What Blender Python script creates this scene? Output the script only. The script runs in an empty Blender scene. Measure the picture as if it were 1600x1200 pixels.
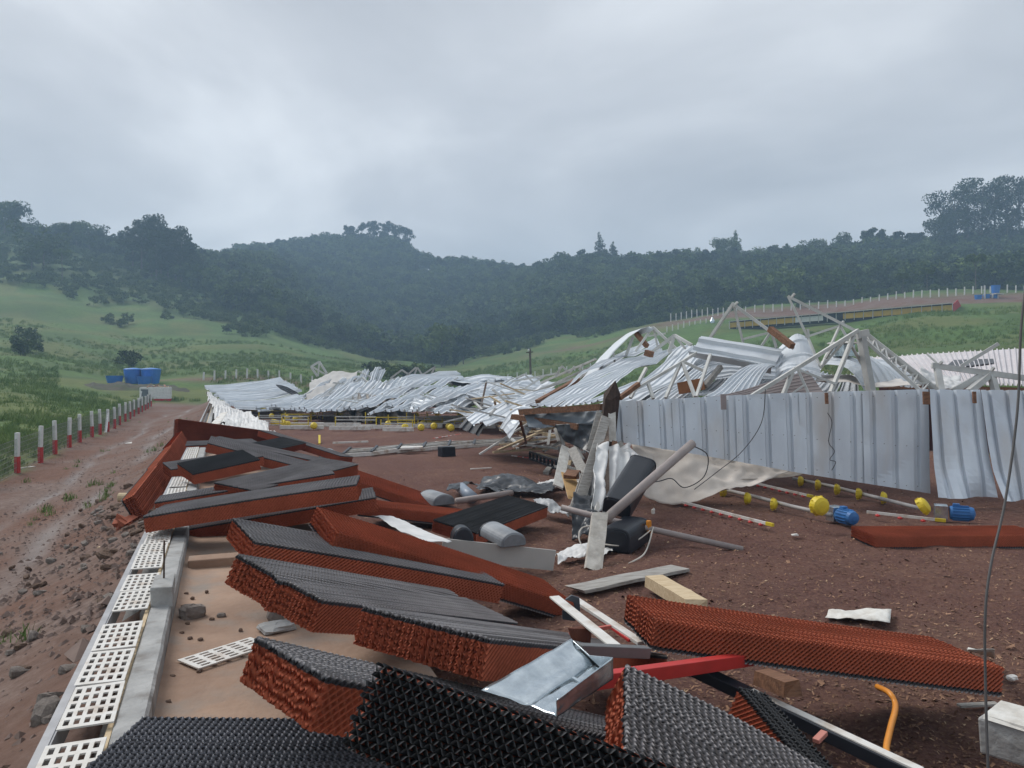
import bpy, math, random
import numpy as np
from mathutils import Vector, Matrix, noise as mnoise

# ------------------------------------------------------------------ camera, world, sun
scn = bpy.context.scene
col = scn.collection
random.seed(7); RNG = np.random.default_rng(7)
F, CX, HY, H = 1200.0, 800.0, 592.0, 1.9           # focal length and horizon of the 1600 px photo, eye height
YAW = math.atan((800 - 345) / 1200.0)              # the shed runs along +Y; the camera looks to the right of it
FW = np.array([math.sin(YAW), math.cos(YAW), 0.0]); RT = np.array([math.cos(YAW), -math.sin(YAW), 0.0])
UP = np.array([0, 0, 1.0])
cam_d = bpy.data.cameras.new('camera'); cam = bpy.data.objects.new('camera', cam_d); col.objects.link(cam)
cam.location = (0, 0, H)
cam.rotation_euler = (math.radians(90) + math.atan((592 - 600) / F), 0, -YAW)
cam_d.sensor_fit = 'HORIZONTAL'; cam_d.sensor_width = 36.0; cam_d.lens = 36.0 * F / 1600.0
cam_d.clip_start = 0.05; cam_d.clip_end = 6000
scn.camera = cam

SUN_EL, SUN_AZ = math.radians(48), math.radians(-35)    # azimuth from +Y towards +X
world = bpy.data.worlds.new('World'); scn.world = world; world.use_nodes = True
wt = world.node_tree; wt.nodes.clear()
def wn(t, **k):
    n = wt.nodes.new(t)
    for a, b in k.items(): setattr(n, a, b)
    return n
wo = wn('ShaderNodeOutputWorld'); wb = wn('ShaderNodeBackground')
sky = wn('ShaderNodeTexSky'); sky.sky_type = 'NISHITA'; sky.sun_disc = False
sky.sun_elevation = SUN_EL; sky.sun_rotation = SUN_AZ
sky.air_density = 1.0; sky.dust_density = 3.0
tc = wn('ShaderNodeTexCoord'); sep = wn('ShaderNodeSeparateXYZ')
wt.links.new(tc.outputs['Generated'], sep.inputs[0])
# project the view direction on a flat cloud ceiling
zz = wn('ShaderNodeMath', operation='MAXIMUM'); zz.inputs[1].default_value = 0.0; wt.links.new(sep.outputs[2], zz.inputs[0])
za = wn('ShaderNodeMath', operation='ADD'); za.inputs[1].default_value = 0.22; wt.links.new(zz.outputs[0], za.inputs[0])
dx = wn('ShaderNodeMath', operation='DIVIDE'); wt.links.new(sep.outputs[0], dx.inputs[0]); wt.links.new(za.outputs[0], dx.inputs[1])
dy = wn('ShaderNodeMath', operation='DIVIDE'); wt.links.new(sep.outputs[1], dy.inputs[0]); wt.links.new(za.outputs[0], dy.inputs[1])
cv = wn('ShaderNodeCombineXYZ'); wt.links.new(dx.outputs[0], cv.inputs[0]); wt.links.new(dy.outputs[0], cv.inputs[1])
n1 = wn('ShaderNodeTexNoise'); n1.inputs['Scale'].default_value = 1.1; n1.inputs['Detail'].default_value = 6; n1.inputs['Roughness'].default_value = 0.52
n1.inputs['Distortion'].default_value = 0.4
mp = wn('ShaderNodeMapping'); mp.inputs['Location'].default_value = (4.1, 2.35, 0.0); mp.inputs['Rotation'].default_value = (0, 0, 0.6); mp.inputs['Scale'].default_value = (1.0, 0.8, 1)
wt.links.new(cv.outputs[0], mp.inputs[0]); wt.links.new(mp.outputs[0], n1.inputs['Vector'])
cr = wn('ShaderNodeValToRGB'); wt.links.new(n1.outputs[0], cr.inputs[0])
cr.color_ramp.elements[0].position = 0.30; cr.color_ramp.elements[0].color = (0.305, 0.316, 0.338, 1)
cr.color_ramp.elements[1].position = 0.72; cr.color_ramp.elements[1].color = (0.65, 0.665, 0.68, 1)
e = cr.color_ramp.elements.new(0.5); e.color = (0.425, 0.437, 0.458, 1)
skm = wn('ShaderNodeMixRGB'); skm.blend_type = 'MIX'; skm.inputs[0].default_value = 0.93
sks = wn('ShaderNodeMixRGB'); sks.blend_type = 'MULTIPLY'; sks.inputs[0].default_value = 1.0; sks.inputs[2].default_value = (0.09, 0.09, 0.09, 1)
wt.links.new(sky.outputs[0], sks.inputs[1]); wt.links.new(sks.outputs[0], skm.inputs[1]); wt.links.new(cr.outputs[0], skm.inputs[2])
wt.links.new(skm.outputs[0], wb.inputs[0]); wb.inputs[1].default_value = 1.0
wt.links.new(wb.outputs[0], wo.inputs[0])

sl = bpy.data.lights.new('sun', 'SUN'); sl.energy = 1.5; sl.angle = math.radians(25); sl.color = (1.0, 0.965, 0.92)
so = bpy.data.objects.new('sun', sl); col.objects.link(so)
sd = Vector((math.sin(SUN_AZ) * math.cos(SUN_EL), math.cos(SUN_AZ) * math.cos(SUN_EL), math.sin(SUN_EL)))
so.rotation_euler = sd.to_track_quat('Z', 'Y').to_euler(); so.location = (0, 0, 60)
vs = scn.view_settings
vs.view_transform = 'Standard'; vs.look = 'None'; vs.exposure = 0.74; vs.gamma = 1.0; vs.use_curve_mapping = False
scn.render.engine = 'CYCLES'
scn.cycles.use_denoising = True
scn.cycles.max_bounces = 8; scn.cycles.diffuse_bounces = 3; scn.cycles.glossy_bounces = 3; scn.cycles.volume_bounces = 1
scn.cycles.transparent_max_bounces = 8
scn.cycles.caustics_reflective = False; scn.cycles.caustics_refractive = False

# ------------------------------------------------------------------ helpers
def W(u, v, d):                                   # a photo direction and a distance give a place
    return np.array([0, 0, H]) + d * (FW + RT * (u - CX) / F + UP * (HY - v) / F)
def G(u, v, z=0.0):                               # the place where that direction meets the level z
    return W(u, v, (H - z) * F / (v - HY))
def tag(o, label=None, cat=None, group=None, kind=None):
    if label: o['label'] = label
    if cat: o['category'] = cat
    if group: o['group'] = group
    if kind or cat: o['kind'] = kind or 'thing'
    return o
def empty(name, loc, label, cat, group=None):
    o = bpy.data.objects.new(name, None); col.objects.link(o); o.location = tuple(loc); o.empty_display_size = 0.2
    return tag(o, label, cat, group)
def attach(o, parent):
    if parent is not None:
        o.parent = parent
        o.matrix_parent_inverse = Matrix.Translation(-Vector(parent['_o'] if '_o' in parent else parent.location))
    return o
def axes(p0, p1, up=UP):
    x = np.asarray(p1, float) - np.asarray(p0, float); L = np.linalg.norm(x); x = x / max(L, 1e-9)
    if abs(np.dot(x, up)) > 0.97: up = np.array([0.3, 1, 0.1])
    y = np.cross(up, x); y /= np.linalg.norm(y); z = np.cross(x, y)
    return x, y, z, L
def rotz(a): c, s = math.cos(a), math.sin(a); return np.array([[c, -s, 0], [s, c, 0], [0, 0, 1.0]])
def rot3(yaw, pit, rol):
    c, s = math.cos, math.sin
    Ry = np.array([[c(pit), 0, -s(pit)], [0, 1, 0], [s(pit), 0, c(pit)]])
    Rx = np.array([[1, 0, 0], [0, c(rol), -s(rol)], [0, s(rol), c(rol)]])
    return rotz(yaw) @ Ry @ Rx

class MB:
    def __init__(s): s.v = []; s.f = []; s.n = 0
    def add(s, v, f):
        s.v.append(np.asarray(v, float).reshape(-1, 3)); s.f += [tuple(i + s.n for i in q) for q in f]; s.n += len(s.v[-1]); return s
    def box(s, c, size, R=np.eye(3), jit=0.0):
        q = np.array([[x, y, z] for x in (-.5, .5) for y in (-.5, .5) for z in (-.5, .5)]) * np.asarray(size)
        if jit: q = q + RNG.normal(0, jit, q.shape)
        q = q @ np.asarray(R).T + np.asarray(c)
        return s.add(q, [(0, 1, 3, 2), (4, 6, 7, 5), (0, 4, 5, 1), (2, 3, 7, 6), (0, 2, 6, 4), (1, 5, 7, 3)])
    def bar(s, p0, p1, w, h=None, up=UP, jit=0.0):
        h = h or w; x, y, z, L = axes(p0, p1, up)
        return s.box((np.asarray(p0) + np.asarray(p1)) / 2, (L, w, h), np.stack([x, y, z], 1), jit)
    def tube(s, pts, r, n=8, caps=True, r2=None):
        pts = [np.asarray(p, float) for p in pts]; m = len(pts); rr = np.linspace(r, r if r2 is None else r2, m); vv = []
        py = None
        for i, p in enumerate(pts):
            t = pts[min(i + 1, m - 1)] - pts[max(i - 1, 0)]; t /= np.linalg.norm(t) + 1e-9
            if py is None: _, y, z, _ = axes((0, 0, 0), t)
            else:
                y = py - t * np.dot(py, t); y /= np.linalg.norm(y) + 1e-9; z = np.cross(t, y)
            py = y
            for k in range(n):
                a = 2 * math.pi * k / n; vv.append(p + rr[i] * (y * math.cos(a) + z * math.sin(a)))
        ff = [(i * n + k, i * n + (k + 1) % n, (i + 1) * n + (k + 1) % n, (i + 1) * n + k) for i in range(m - 1) for k in range(n)]
        if caps: ff += [tuple(range(n))[::-1], tuple(range((m - 1) * n, m * n))]
        return s.add(vv, ff)
    def cyl(s, p0, p1, r, n=16, r2=None): return s.tube([p0, p1], r, n, True, r2)
    def lathe(s, base, prof, axis=UP, n=20, closed=True):
        x, y, z, _ = axes((0, 0, 0), axis); base = np.asarray(base, float); vv = []
        for (r, h) in prof:
            for k in range(n):
                a = 2 * math.pi * k / n; vv.append(base + x * h + r * (y * math.cos(a) + z * math.sin(a)))
        m = len(prof)
        ff = [(i * n + k, i * n + (k + 1) % n, (i + 1) * n + (k + 1) % n, (i + 1) * n + k) for i in range(m - 1) for k in range(n)]
        if closed: ff += [tuple(range(n))[::-1], tuple(range((m - 1) * n, m * n))]
        return s.add(vv, ff)
    def grid(s, P):
        P = np.asarray(P); a, b = P.shape[:2]
        return s.add(P.reshape(-1, 3), [(i * b + j, i * b + j + 1, (i + 1) * b + j + 1, (i + 1) * b + j) for i in range(a - 1) for j in range(b - 1)])
    def prism(s, outline, p0, ax, ay, az, depth):
        # a 2D outline (x along ax, y along az) pushed along ay
        n = len(outline); o = np.asarray(p0, float)
        A = [o + ax * x + az * y for x, y in outline]; B = [q + ay * depth for q in A]
        return s.add(A + B, [tuple(range(n))[::-1], tuple(range(n, 2 * n))] + [(i, (i + 1) % n, n + (i + 1) % n, n + i) for i in range(n)])
    def build(s, name, mat, parent=None, smooth=False, origin=None, solid=0.0, bevel=0.0):
        v = np.concatenate(s.v) if s.v else np.zeros((0, 3))
        if parent is None:
            o0 = np.array([(v[:, 0].min() + v[:, 0].max()) / 2, (v[:, 1].min() + v[:, 1].max()) / 2, v[:, 2].min()]) if origin is None else np.asarray(origin, float)
        else: o0 = np.asarray(parent['_o'] if '_o' in parent else parent.location, float)
        me = bpy.data.meshes.new(name); me.from_pydata((v - o0).tolist(), [], s.f); me.update()
        if smooth: me.polygons.foreach_set('use_smooth', [True] * len(me.polygons))
        me.materials.append(mat)
        o = bpy.data.objects.new(name, me); col.objects.link(o)
        if parent is None: o.location = tuple(o0); o['_o'] = [float(q) for q in o0]
        else: o.parent = parent; o['_o'] = [float(q) for q in o0]
        if solid: m = o.modifiers.new('solid', 'SOLIDIFY'); m.thickness = solid; m.offset = 0
        if bevel: m = o.modifiers.new('bevel', 'BEVEL'); m.width = bevel; m.segments = 2; m.limit_method = 'ANGLE'
        return o
def one(mb, name, mat, label, cat, group=None, **k): return tag(mb.build(name, mat, **k), label, cat, group)
def part(name, mat, parent, fn, **k):
    mb = MB(); fn(mb); return mb.build(name, mat, parent, **k)

# ------------------------------------------------------------------ materials
MAT = {}
def nodes(m):
    m.use_nodes = True; t = m.node_tree; return t, t.nodes['Principled BSDF'], t.nodes, t.links
def mat(name, c1, c2=None, scale=4.0, rough=0.8, metal=0.0, bump=0.0, bscale=None, detail=6, lo=0.35, hi=0.65, c3=None, c3scale=1.0, c3lo=0.5, c3hi=0.7, stretch=None, spec=0.4, coord='Object'):
    if name in MAT: return MAT[name]
    m = bpy.data.materials.new(name); MAT[name] = m
    t, b, N, Lk = nodes(m)
    b.inputs['Roughness'].default_value = rough; b.inputs['Metallic'].default_value = metal; b.inputs['Specular IOR Level'].default_value = spec
    tcn = N.new('ShaderNodeTexCoord'); src = tcn.outputs[coord]
    if stretch:
        mpn = N.new('ShaderNodeMapping'); mpn.inputs['Scale'].default_value = stretch; Lk.new(src, mpn.inputs[0]); src = mpn.outputs[0]
    c2 = c2 or tuple(x * 0.75 for x in c1)
    nz = N.new('ShaderNodeTexNoise'); nz.inputs['Scale'].default_value = scale; nz.inputs['Detail'].default_value = detail; nz.inputs['Roughness'].default_value = 0.6
    Lk.new(src, nz.inputs['Vector'])
    rp = N.new('ShaderNodeValToRGB'); Lk.new(nz.outputs[0], rp.inputs[0])
    rp.color_ramp.elements[0].position = lo; rp.color_ramp.elements[0].color = (*c2, 1)
    rp.color_ramp.elements[1].position = hi; rp.color_ramp.elements[1].color = (*c1, 1)
    out = rp.outputs[0]
    if c3:
        n3 = N.new('ShaderNodeTexNoise'); n3.inputs['Scale'].default_value = c3scale; n3.inputs['Detail'].default_value = 5; Lk.new(src, n3.inputs['Vector'])
        r3 = N.new('ShaderNodeValToRGB'); Lk.new(n3.outputs[0], r3.inputs[0])
        r3.color_ramp.elements[0].position = c3lo; r3.color_ramp.elements[0].color = (0, 0, 0, 1)
        r3.color_ramp.elements[1].position = c3hi; r3.color_ramp.elements[1].color = (1, 1, 1, 1)
        mx = N.new('ShaderNodeMixRGB'); Lk.new(r3.outputs[0], mx.inputs[0]); Lk.new(out, mx.inputs[1]); mx.inputs[2].default_value = (*c3, 1); out = mx.outputs[0]
    Lk.new(out, b.inputs['Base Color'])
    if bump:
        bn = N.new('ShaderNodeTexNoise'); bn.inputs['Scale'].default_value = bscale or scale * 3; bn.inputs['Detail'].default_value = 6; Lk.new(src, bn.inputs['Vector'])
        bp = N.new('ShaderNodeBump'); bp.inputs['Strength'].default_value = bump; bp.inputs['Distance'].default_value = 0.02; Lk.new(bn.outputs[0], bp.inputs['Height']); Lk.new(bp.outputs[0], b.inputs['Normal'])
    return m

def pad_material(name, orange, dark, dust, dd=.010):
    m = bpy.data.materials.new(name); MAT[name] = m
    t, b, N, Lk = nodes(m); b.inputs['Roughness'].default_value = 0.85; b.inputs['Specular IOR Level'].default_value = 0.25
    at = N.new('ShaderNodeAttribute'); at.attribute_name = 'depth'
    tcn = N.new('ShaderNodeTexCoord')
    nz = N.new('ShaderNodeTexNoise'); nz.inputs['Scale'].default_value = 55; nz.inputs['Detail'].default_value = 4; Lk.new(tcn.outputs['Object'], nz.inputs['Vector'])
    big = N.new('ShaderNodeTexNoise'); big.inputs['Scale'].default_value = 3.0; big.inputs['Detail'].default_value = 4; Lk.new(tcn.outputs['Object'], big.inputs['Vector'])
    ad = N.new('ShaderNodeMath'); ad.operation = 'MULTIPLY_ADD'; Lk.new(nz.outputs[0], ad.inputs[0]); ad.inputs[1].default_value = 0.012; Lk.new(at.outputs['Fac'], ad.inputs[2])
    rp = N.new('ShaderNodeValToRGB'); Lk.new(ad.outputs[0], rp.inputs[0])     # 0 at the coated face
    E = rp.color_ramp.elements
    E[0].position = 0.0; E[0].color = (*dust, 1)
    E[1].position = 0.0305; E[1].color = (*orange, 1)
    for p, c in ((dd, dust), (dd + .0065, dark), (0.0275, dark)):
        q = E.new(p); q.color = (*c, 1)
    hs = N.new('ShaderNodeHueSaturation'); Lk.new(rp.outputs[0], hs.inputs['Color'])
    mr = N.new('ShaderNodeMapRange'); mr.inputs['From Min'].default_value = 0.3; mr.inputs['From Max'].default_value = 0.7; mr.inputs['To Min'].default_value = 0.65; mr.inputs['To Max'].default_value = 1.25
    mm = N.new('ShaderNodeMath'); mm.operation = 'ADD'; Lk.new(nz.outputs[0], mm.inputs[0]); Lk.new(big.outputs[0], mm.inputs[1])
    mh = N.new('ShaderNodeMath'); mh.operation = 'MULTIPLY'; mh.inputs[1].default_value = 0.5; Lk.new(mm.outputs[0], mh.inputs[0])
    Lk.new(mh.outputs[0], mr.inputs['Value']); Lk.new(mr.outputs[0], hs.inputs['Value'])
    Lk.new(hs.outputs[0], b.inputs['Base Color'])
    return m
pad_mat = pad_material('cooling_pad_paper', (0.41, 0.108, 0.056), (0.05, 0.051, 0.057), (0.34, 0.32, 0.32))
pad_black = pad_material('cooling_pad_black', (0.41, 0.108, 0.056), (0.022, 0.023, 0.026), (0.085, 0.087, 0.092))

pad_coal = pad_material('cooling_pad_coal', (0.41, 0.108, 0.056), (0.016, 0.017, 0.019), (0.085, 0.087, 0.092), .0055)
pad_slate = pad_material('cooling_pad_slate', (0.41, 0.108, 0.056), (0.04, 0.042, 0.049), (0.24, 0.24, 0.26))
metal_white = mat('weathered_zinc_sheet', (0.70, 0.735, 0.77), (0.58, 0.62, 0.66), scale=1.2, rough=0.48, metal=0.12, bump=0.05, bscale=4, c3=(0.50, 0.51, 0.52), c3scale=0.8, c3lo=0.5, c3hi=0.8)
metal_clad = mat('zinc_cladding', (0.68, 0.735, 0.79), (0.56, 0.61, 0.67), scale=2.0, rough=0.42, metal=0.25, bump=0.04, bscale=3, stretch=(1, 1, 0.3), c3=(0.50, 0.46, 0.42), c3scale=1.6, c3lo=0.54, c3hi=0.80)
metal_dark = mat('dark_sheet_and_gap_shade', (0.12, 0.125, 0.135), (0.07, 0.075, 0.085), scale=2, rough=0.6, metal=0.2)  # dark sheet metal, also painted shade for roof gaps and a hole
metal_taupe = mat('taupe_sheet', (0.34, 0.29, 0.28), (0.27, 0.23, 0.225), scale=1.5, rough=0.6)
galv = mat('galvanised_steel', (0.62, 0.68, 0.71), (0.42, 0.48, 0.52), scale=14, rough=0.22, metal=0.85, bump=0.03, bscale=6)
truss_m = mat('truss_paint', (0.62, 0.62, 0.60), (0.45, 0.45, 0.43), scale=3, rough=0.6, metal=0.1)
pole_m = mat('grey_pipe', (0.36, 0.31, 0.29), (0.28, 0.24, 0.23), scale=6, rough=0.6)
wood_grey = mat('weathered_wood', (0.40, 0.385, 0.36), (0.24, 0.225, 0.205), scale=5, rough=0.85, bump=0.35, stretch=(1, 8, 8))
wood_pale = mat('fresh_wood', (0.62, 0.50, 0.33), (0.48, 0.36, 0.22), scale=5, rough=0.8, bump=0.2, stretch=(1, 7, 7))
wood_brown = mat('brown_timber', (0.25, 0.125, 0.07), (0.12, 0.06, 0.035), scale=5, rough=0.8, bump=0.3, stretch=(1, 6, 6))
concrete = mat('cast_concrete', (0.42, 0.42, 0.41), (0.29, 0.29, 0.285), scale=5, rough=0.9, bump=0.7, bscale=18, c3=(0.20, 0.185, 0.17), c3scale=6, c3lo=0.55, c3hi=0.75)
conc_dark = mat('old_concrete', (0.26, 0.25, 0.24), (0.17, 0.165, 0.16), scale=5, rough=0.9, bump=0.4, bscale=30)
plastic_white = mat('white_plastic', (0.74, 0.73, 0.70), (0.62, 0.59, 0.54), scale=5, rough=0.5, c3=(0.42, 0.33, 0.25), c3scale=6, c3lo=0.52, c3hi=0.72)
plastic_black = mat('black_plastic', (0.020, 0.024, 0.032), (0.014, 0.017, 0.024), scale=3, rough=0.38)
plastic_grey = mat('grey_plastic', (0.30, 0.32, 0.34), (0.12, 0.13, 0.145), scale=2.5, rough=0.45)
yellow_m = mat('yellow_plastic', (0.72, 0.55, 0.03), (0.60, 0.44, 0.03), scale=5, rough=0.5)
blue_m = mat('blue_motor_paint', (0.04, 0.17, 0.42), (0.03, 0.12, 0.32), scale=5, rough=0.45)
blue_tank = mat('blue_polyethylene', (0.035, 0.20, 0.58), (0.03, 0.16, 0.48), scale=2, rough=0.5)
red_m = mat('red_paint', (0.55, 0.035, 0.03), (0.42, 0.03, 0.025), scale=4, rough=0.5)
post_white = mat('whitewash', (0.74, 0.74, 0.73), (0.60, 0.60, 0.59), scale=6, rough=0.85)
post_red = mat('red_limewash', (0.52, 0.045, 0.04), (0.40, 0.035, 0.035), scale=6, rough=0.85)
wire_m = mat('wire', (0.22, 0.22, 0.22), rough=0.5, metal=0.5)
black_cable = mat('dark_cable', (0.045, 0.045, 0.05), rough=0.6)
white_cord = mat('pale_cord', (0.62, 0.58, 0.52), rough=0.8)
hose_m = mat('orange_hose', (0.70, 0.27, 0.03), (0.60, 0.22, 0.025), scale=8, rough=0.4)
tarp_cream = mat('cream_tarp', (0.66, 0.60, 0.54), (0.55, 0.49, 0.43), scale=2, rough=0.75, c3=(0.38, 0.31, 0.26), c3scale=2.2, c3lo=0.6, c3hi=0.85)
tarp_white = mat('white_tarp', (0.72, 0.72, 0.71), (0.58, 0.58, 0.575), scale=3, rough=0.6)
tarp_black = mat('black_film', (0.045, 0.05, 0.058), (0.02, 0.024, 0.03), scale=3, rough=0.32)
tarp_silver = mat('silver_film', (0.42, 0.43, 0.44), (0.25, 0.26, 0.27), scale=4, rough=0.35)
stone_m = mat('basalt_rubble', (0.19, 0.125, 0.09), (0.085, 0.055, 0.042), scale=6, rough=0.95, bump=0.5, bscale=25)
stone_grey = mat('grey_stone', (0.26, 0.225, 0.20), (0.16, 0.135, 0.12), scale=6, rough=0.95, bump=0.5, bscale=25)
brick_m = mat('red_brick_shard', (0.40, 0.12, 0.07), (0.30, 0.09, 0.05), scale=8, rough=0.9)
bark_m = mat('bark', (0.17, 0.15, 0.13), (0.09, 0.075, 0.065), scale=3, rough=0.95)
maroon_m = mat('maroon_wall', (0.09, 0.03, 0.028), rough=0.8)
yellow_wall = mat('yellow_curtain', (0.62, 0.40, 0.07), (0.52, 0.33, 0.06), scale=1, rough=0.7)
dark_m = mat('painted_opening_shade', (0.03, 0.035, 0.04), rough=0.8)  # near-black colour that paints the shade inside the yellow shed
polystyrene = mat('torn_foam_board', (0.72, 0.71, 0.67), (0.52, 0.49, 0.44), scale=9, rough=0.9, bump=0.4)
board_m = mat('fibre_board', (0.44, 0.425, 0.40), (0.38, 0.365, 0.34), scale=2, rough=0.7)
grime_bird = mat('pale_dust', (0.6, 0.58, 0.55), rough=0.9)

def foliage(name, c1, c2, scale=0.35):
    m = bpy.data.materials.new(name); MAT[name] = m
    t, b, N, Lk = nodes(m); b.inputs['Roughness'].default_value = 0.75; b.inputs['Specular IOR Level'].default_value = 0.2
    oi = N.new('ShaderNodeObjectInfo'); tcn = N.new('ShaderNodeNewGeometry')
    nz = N.new('ShaderNodeTexNoise'); nz.inputs['Scale'].default_value = scale; nz.inputs['Detail'].default_value = 4; Lk.new(tcn.outputs['Position'], nz.inputs['Vector'])
    ad = N.new('ShaderNodeMath'); ad.operation = 'MULTIPLY_ADD'; Lk.new(oi.outputs['Random'], ad.inputs[0]); ad.inputs[1].default_value = 0.35; Lk.new(nz.outputs[0], ad.inputs[2])
    rp = N.new('ShaderNodeValToRGB'); Lk.new(ad.outputs[0], rp.inputs[0])
    rp.color_ramp.elements[0].position = 0.4; rp.color_ramp.elements[0].color = (*c1, 1); rp.color_ramp.elements[1].position = 0.95; rp.color_ramp.elements[1].color = (*c2, 1)
    Lk.new(rp.outputs[0], b.inputs['Base Color'])
    return m
leaf_dark = foliage('forest_leaves', (0.012, 0.032, 0.013), (0.115, 0.165, 0.045))
leaf_euc = foliage('eucalyptus_leaves', (0.018, 0.036, 0.018), (0.045, 0.072, 0.034))
leaf_scrub = foliage('scrub_leaves', (0.030, 0.062, 0.016), (0.12, 0.165, 0.045))
leaf_grass = foliage('grass_blades', (0.10, 0.17, 0.045), (0.22, 0.29, 0.095), scale=0.12)
leaf_weed = foliage('weed_leaves', (0.06, 0.09, 0.03), (0.12, 0.16, 0.05), scale=2)

# ------------------------------------------------------------------ terrain
# columns: photo bearing -> (distance ahead, height) read off the slopes
TAB = {
 -1500: [(20, -.66), (60, 3), (120, 14), (200, 34), (300, 60), (420, 60), (900, 55)],
 -400: [(20, -.66), (40, .4), (100, 7.5), (170, 22), (230, 42), (290, 60), (350, 60), (900, 50)],
 0:    [(20, -.66), (40, .2), (70, 1.9), (120, 6.6), (170, 16), (230, 34), (285, 56), (340, 56), (900, 45)],
 200:  [(35, -.66), (60, -.2), (80, 1.3), (90, 1.8), (120, 4), (170, 11.5), (220, 25), (270, 42), (305, 49), (360, 48), (900, 50)],
 400:  [(52, -.66), (66, -.3), (76, .9), (86, 2.4), (130, 5.4), (180, 12), (230, 21), (280, 35), (330, 49), (400, 60), (460, 76), (600, 80), (900, 70)],
 520:  [(58, -.5), (75, .4), (100, 2), (150, 5.2), (190, 9), (250, 13), (330, 30), (420, 62), (475, 84), (600, 82), (900, 70)],
 600:  [(60, -.4), (90, .8), (150, 3.8), (200, 6.5), (260, 8), (330, 24), (400, 51), (465, 83), (600, 78), (900, 70)],
 700:  [(60, -.3), (100, .8), (160, 3.4), (210, 6), (280, 11), (350, 33), (425, 62), (500, 60), (900, 55)],
 760:  [(60, -.3), (100, .8), (150, 3.4), (200, 8), (270, 14), (350, 37), (430, 60), (480, 57), (900, 50)],
 900:  [(60, -.2), (100, 1.6), (150, 5.9), (190, 10.5), (240, 16), (300, 34), (355, 53), (420, 51), (900, 50)],
 1100: [(50, -.1), (80, 1.6), (120, 5.6), (150, 10.9), (160, 13), (186, 17.8), (220, 20.5), (280, 36), (325, 49), (400, 48), (900, 48)],
 1300: [(40, 0), (60, .9), (90, 4.3), (125, 9.9), (150, 13.2), (178, 19.2), (210, 23), (260, 36), (302, 47), (380, 46), (900, 46)],
 1450: [(38, 0), (60, 1.2), (90, 5.4), (118, 11.9), (140, 14.8), (166, 20.4), (210, 25), (260, 37), (302, 50), (380, 49), (900, 49)],
 1600: [(36, 0), (60, 1.6), (90, 6.5), (113, 11.9), (140, 15.6), (166, 21.6), (210, 26), (260, 39), (302, 54), (380, 54), (900, 54)],
 2300: [(36, 0), (60, 2), (100, 9), (140, 16), (200, 27), (300, 56), (400, 60), (900, 60)],
 4000: [(36, 0), (80, 3), (160, 14), (300, 40), (420, 50), (900, 50)],
}
TU = sorted(TAB)
def smooth01(t): t = min(1, max(0, t)); return t * t * (3 - 2 * t)
_DG = np.concatenate([np.linspace(0, 100, 51), np.linspace(104, 900, 200)])
_TZ = np.array([np.interp(_DG, [0] + [p[0] for p in TAB[u]], [TAB[u][0][1]] + [p[1] for p in TAB[u]]) for u in TU])
_k = np.array([1, 2, 3, 2, 1.0]) / 9
_TZ = np.array([np.convolve(np.pad(r, 2, 'edge'), _k, 'valid') for r in _TZ])
_az = np.arctan((np.array(TU) - CX) / F)
def hill_z(x, y):
    d = x * FW[0] + y * FW[1]; lat = x * RT[0] + y * RT[1]
    r = np.hypot(x, y); az = np.arctan2(lat, d)
    azc = np.clip(az, _az[0], _az[-1])
    dd = r * np.cos(azc)                    # equals d inside the tabulated fan
    i = np.clip(np.searchsorted(_az, azc) - 1, 0, len(_az) - 2)
    t = (azc - _az[i]) / (_az[i + 1] - _az[i]); t = t * t * (3 - 2 * t) * .5 + t * .5
    j = np.clip(np.searchsorted(_DG, dd) - 1, 0, len(_DG) - 2); s = np.clip((dd - _DG[j]) / (_DG[j + 1] - _DG[j]), 0, 1)
    z = (_TZ[i, j] * (1 - s) + _TZ[i, j + 1] * s) * (1 - t) + (_TZ[i + 1, j] * (1 - s) + _TZ[i + 1, j + 1] * s) * t
    back = smooth01_np((np.abs(az) - 1.25) / 0.5)
    return z * (1 - back) + (-.66) * back
def smooth01_np(t): t = np.clip(t, 0, 1); return t * t * (3 - 2 * t)
def vnoise(x, y, s, seed=0):
    return np.array([mnoise.noise((a * s + seed * 7.3, b * s - seed * 3.1, seed * 1.7)) for a, b in zip(np.ravel(x), np.ravel(y))]).reshape(np.shape(x))
def ground_z(x, y):
    x = np.asarray(x, float); y = np.asarray(y, float)
    z = hill_z(x, y)
    # the earth bank that climbs to the low wall, and the hollow under the shed floor
    inrow = smooth01_np((y + 8) / 3) * (1 - smooth01_np((y - 58) / 4))
    bank = np.interp(x, [-3.2, -2.0, -1.2, -.72, -.5], [.12, .42, .78, .99, 1.0])
    right = 1 - smooth01_np((x - 15) / 3)
    zb = np.where(x < -.5, -.66 + bank * .98, np.interp(x, [-.5, -.42], [.3, -.25]))
    near = np.where((x > -5.5) & (x < 17), inrow * right * smooth01_np((x + 4.8) / 2.2), 0)
    return z * (1 - near) + zb * near
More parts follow.
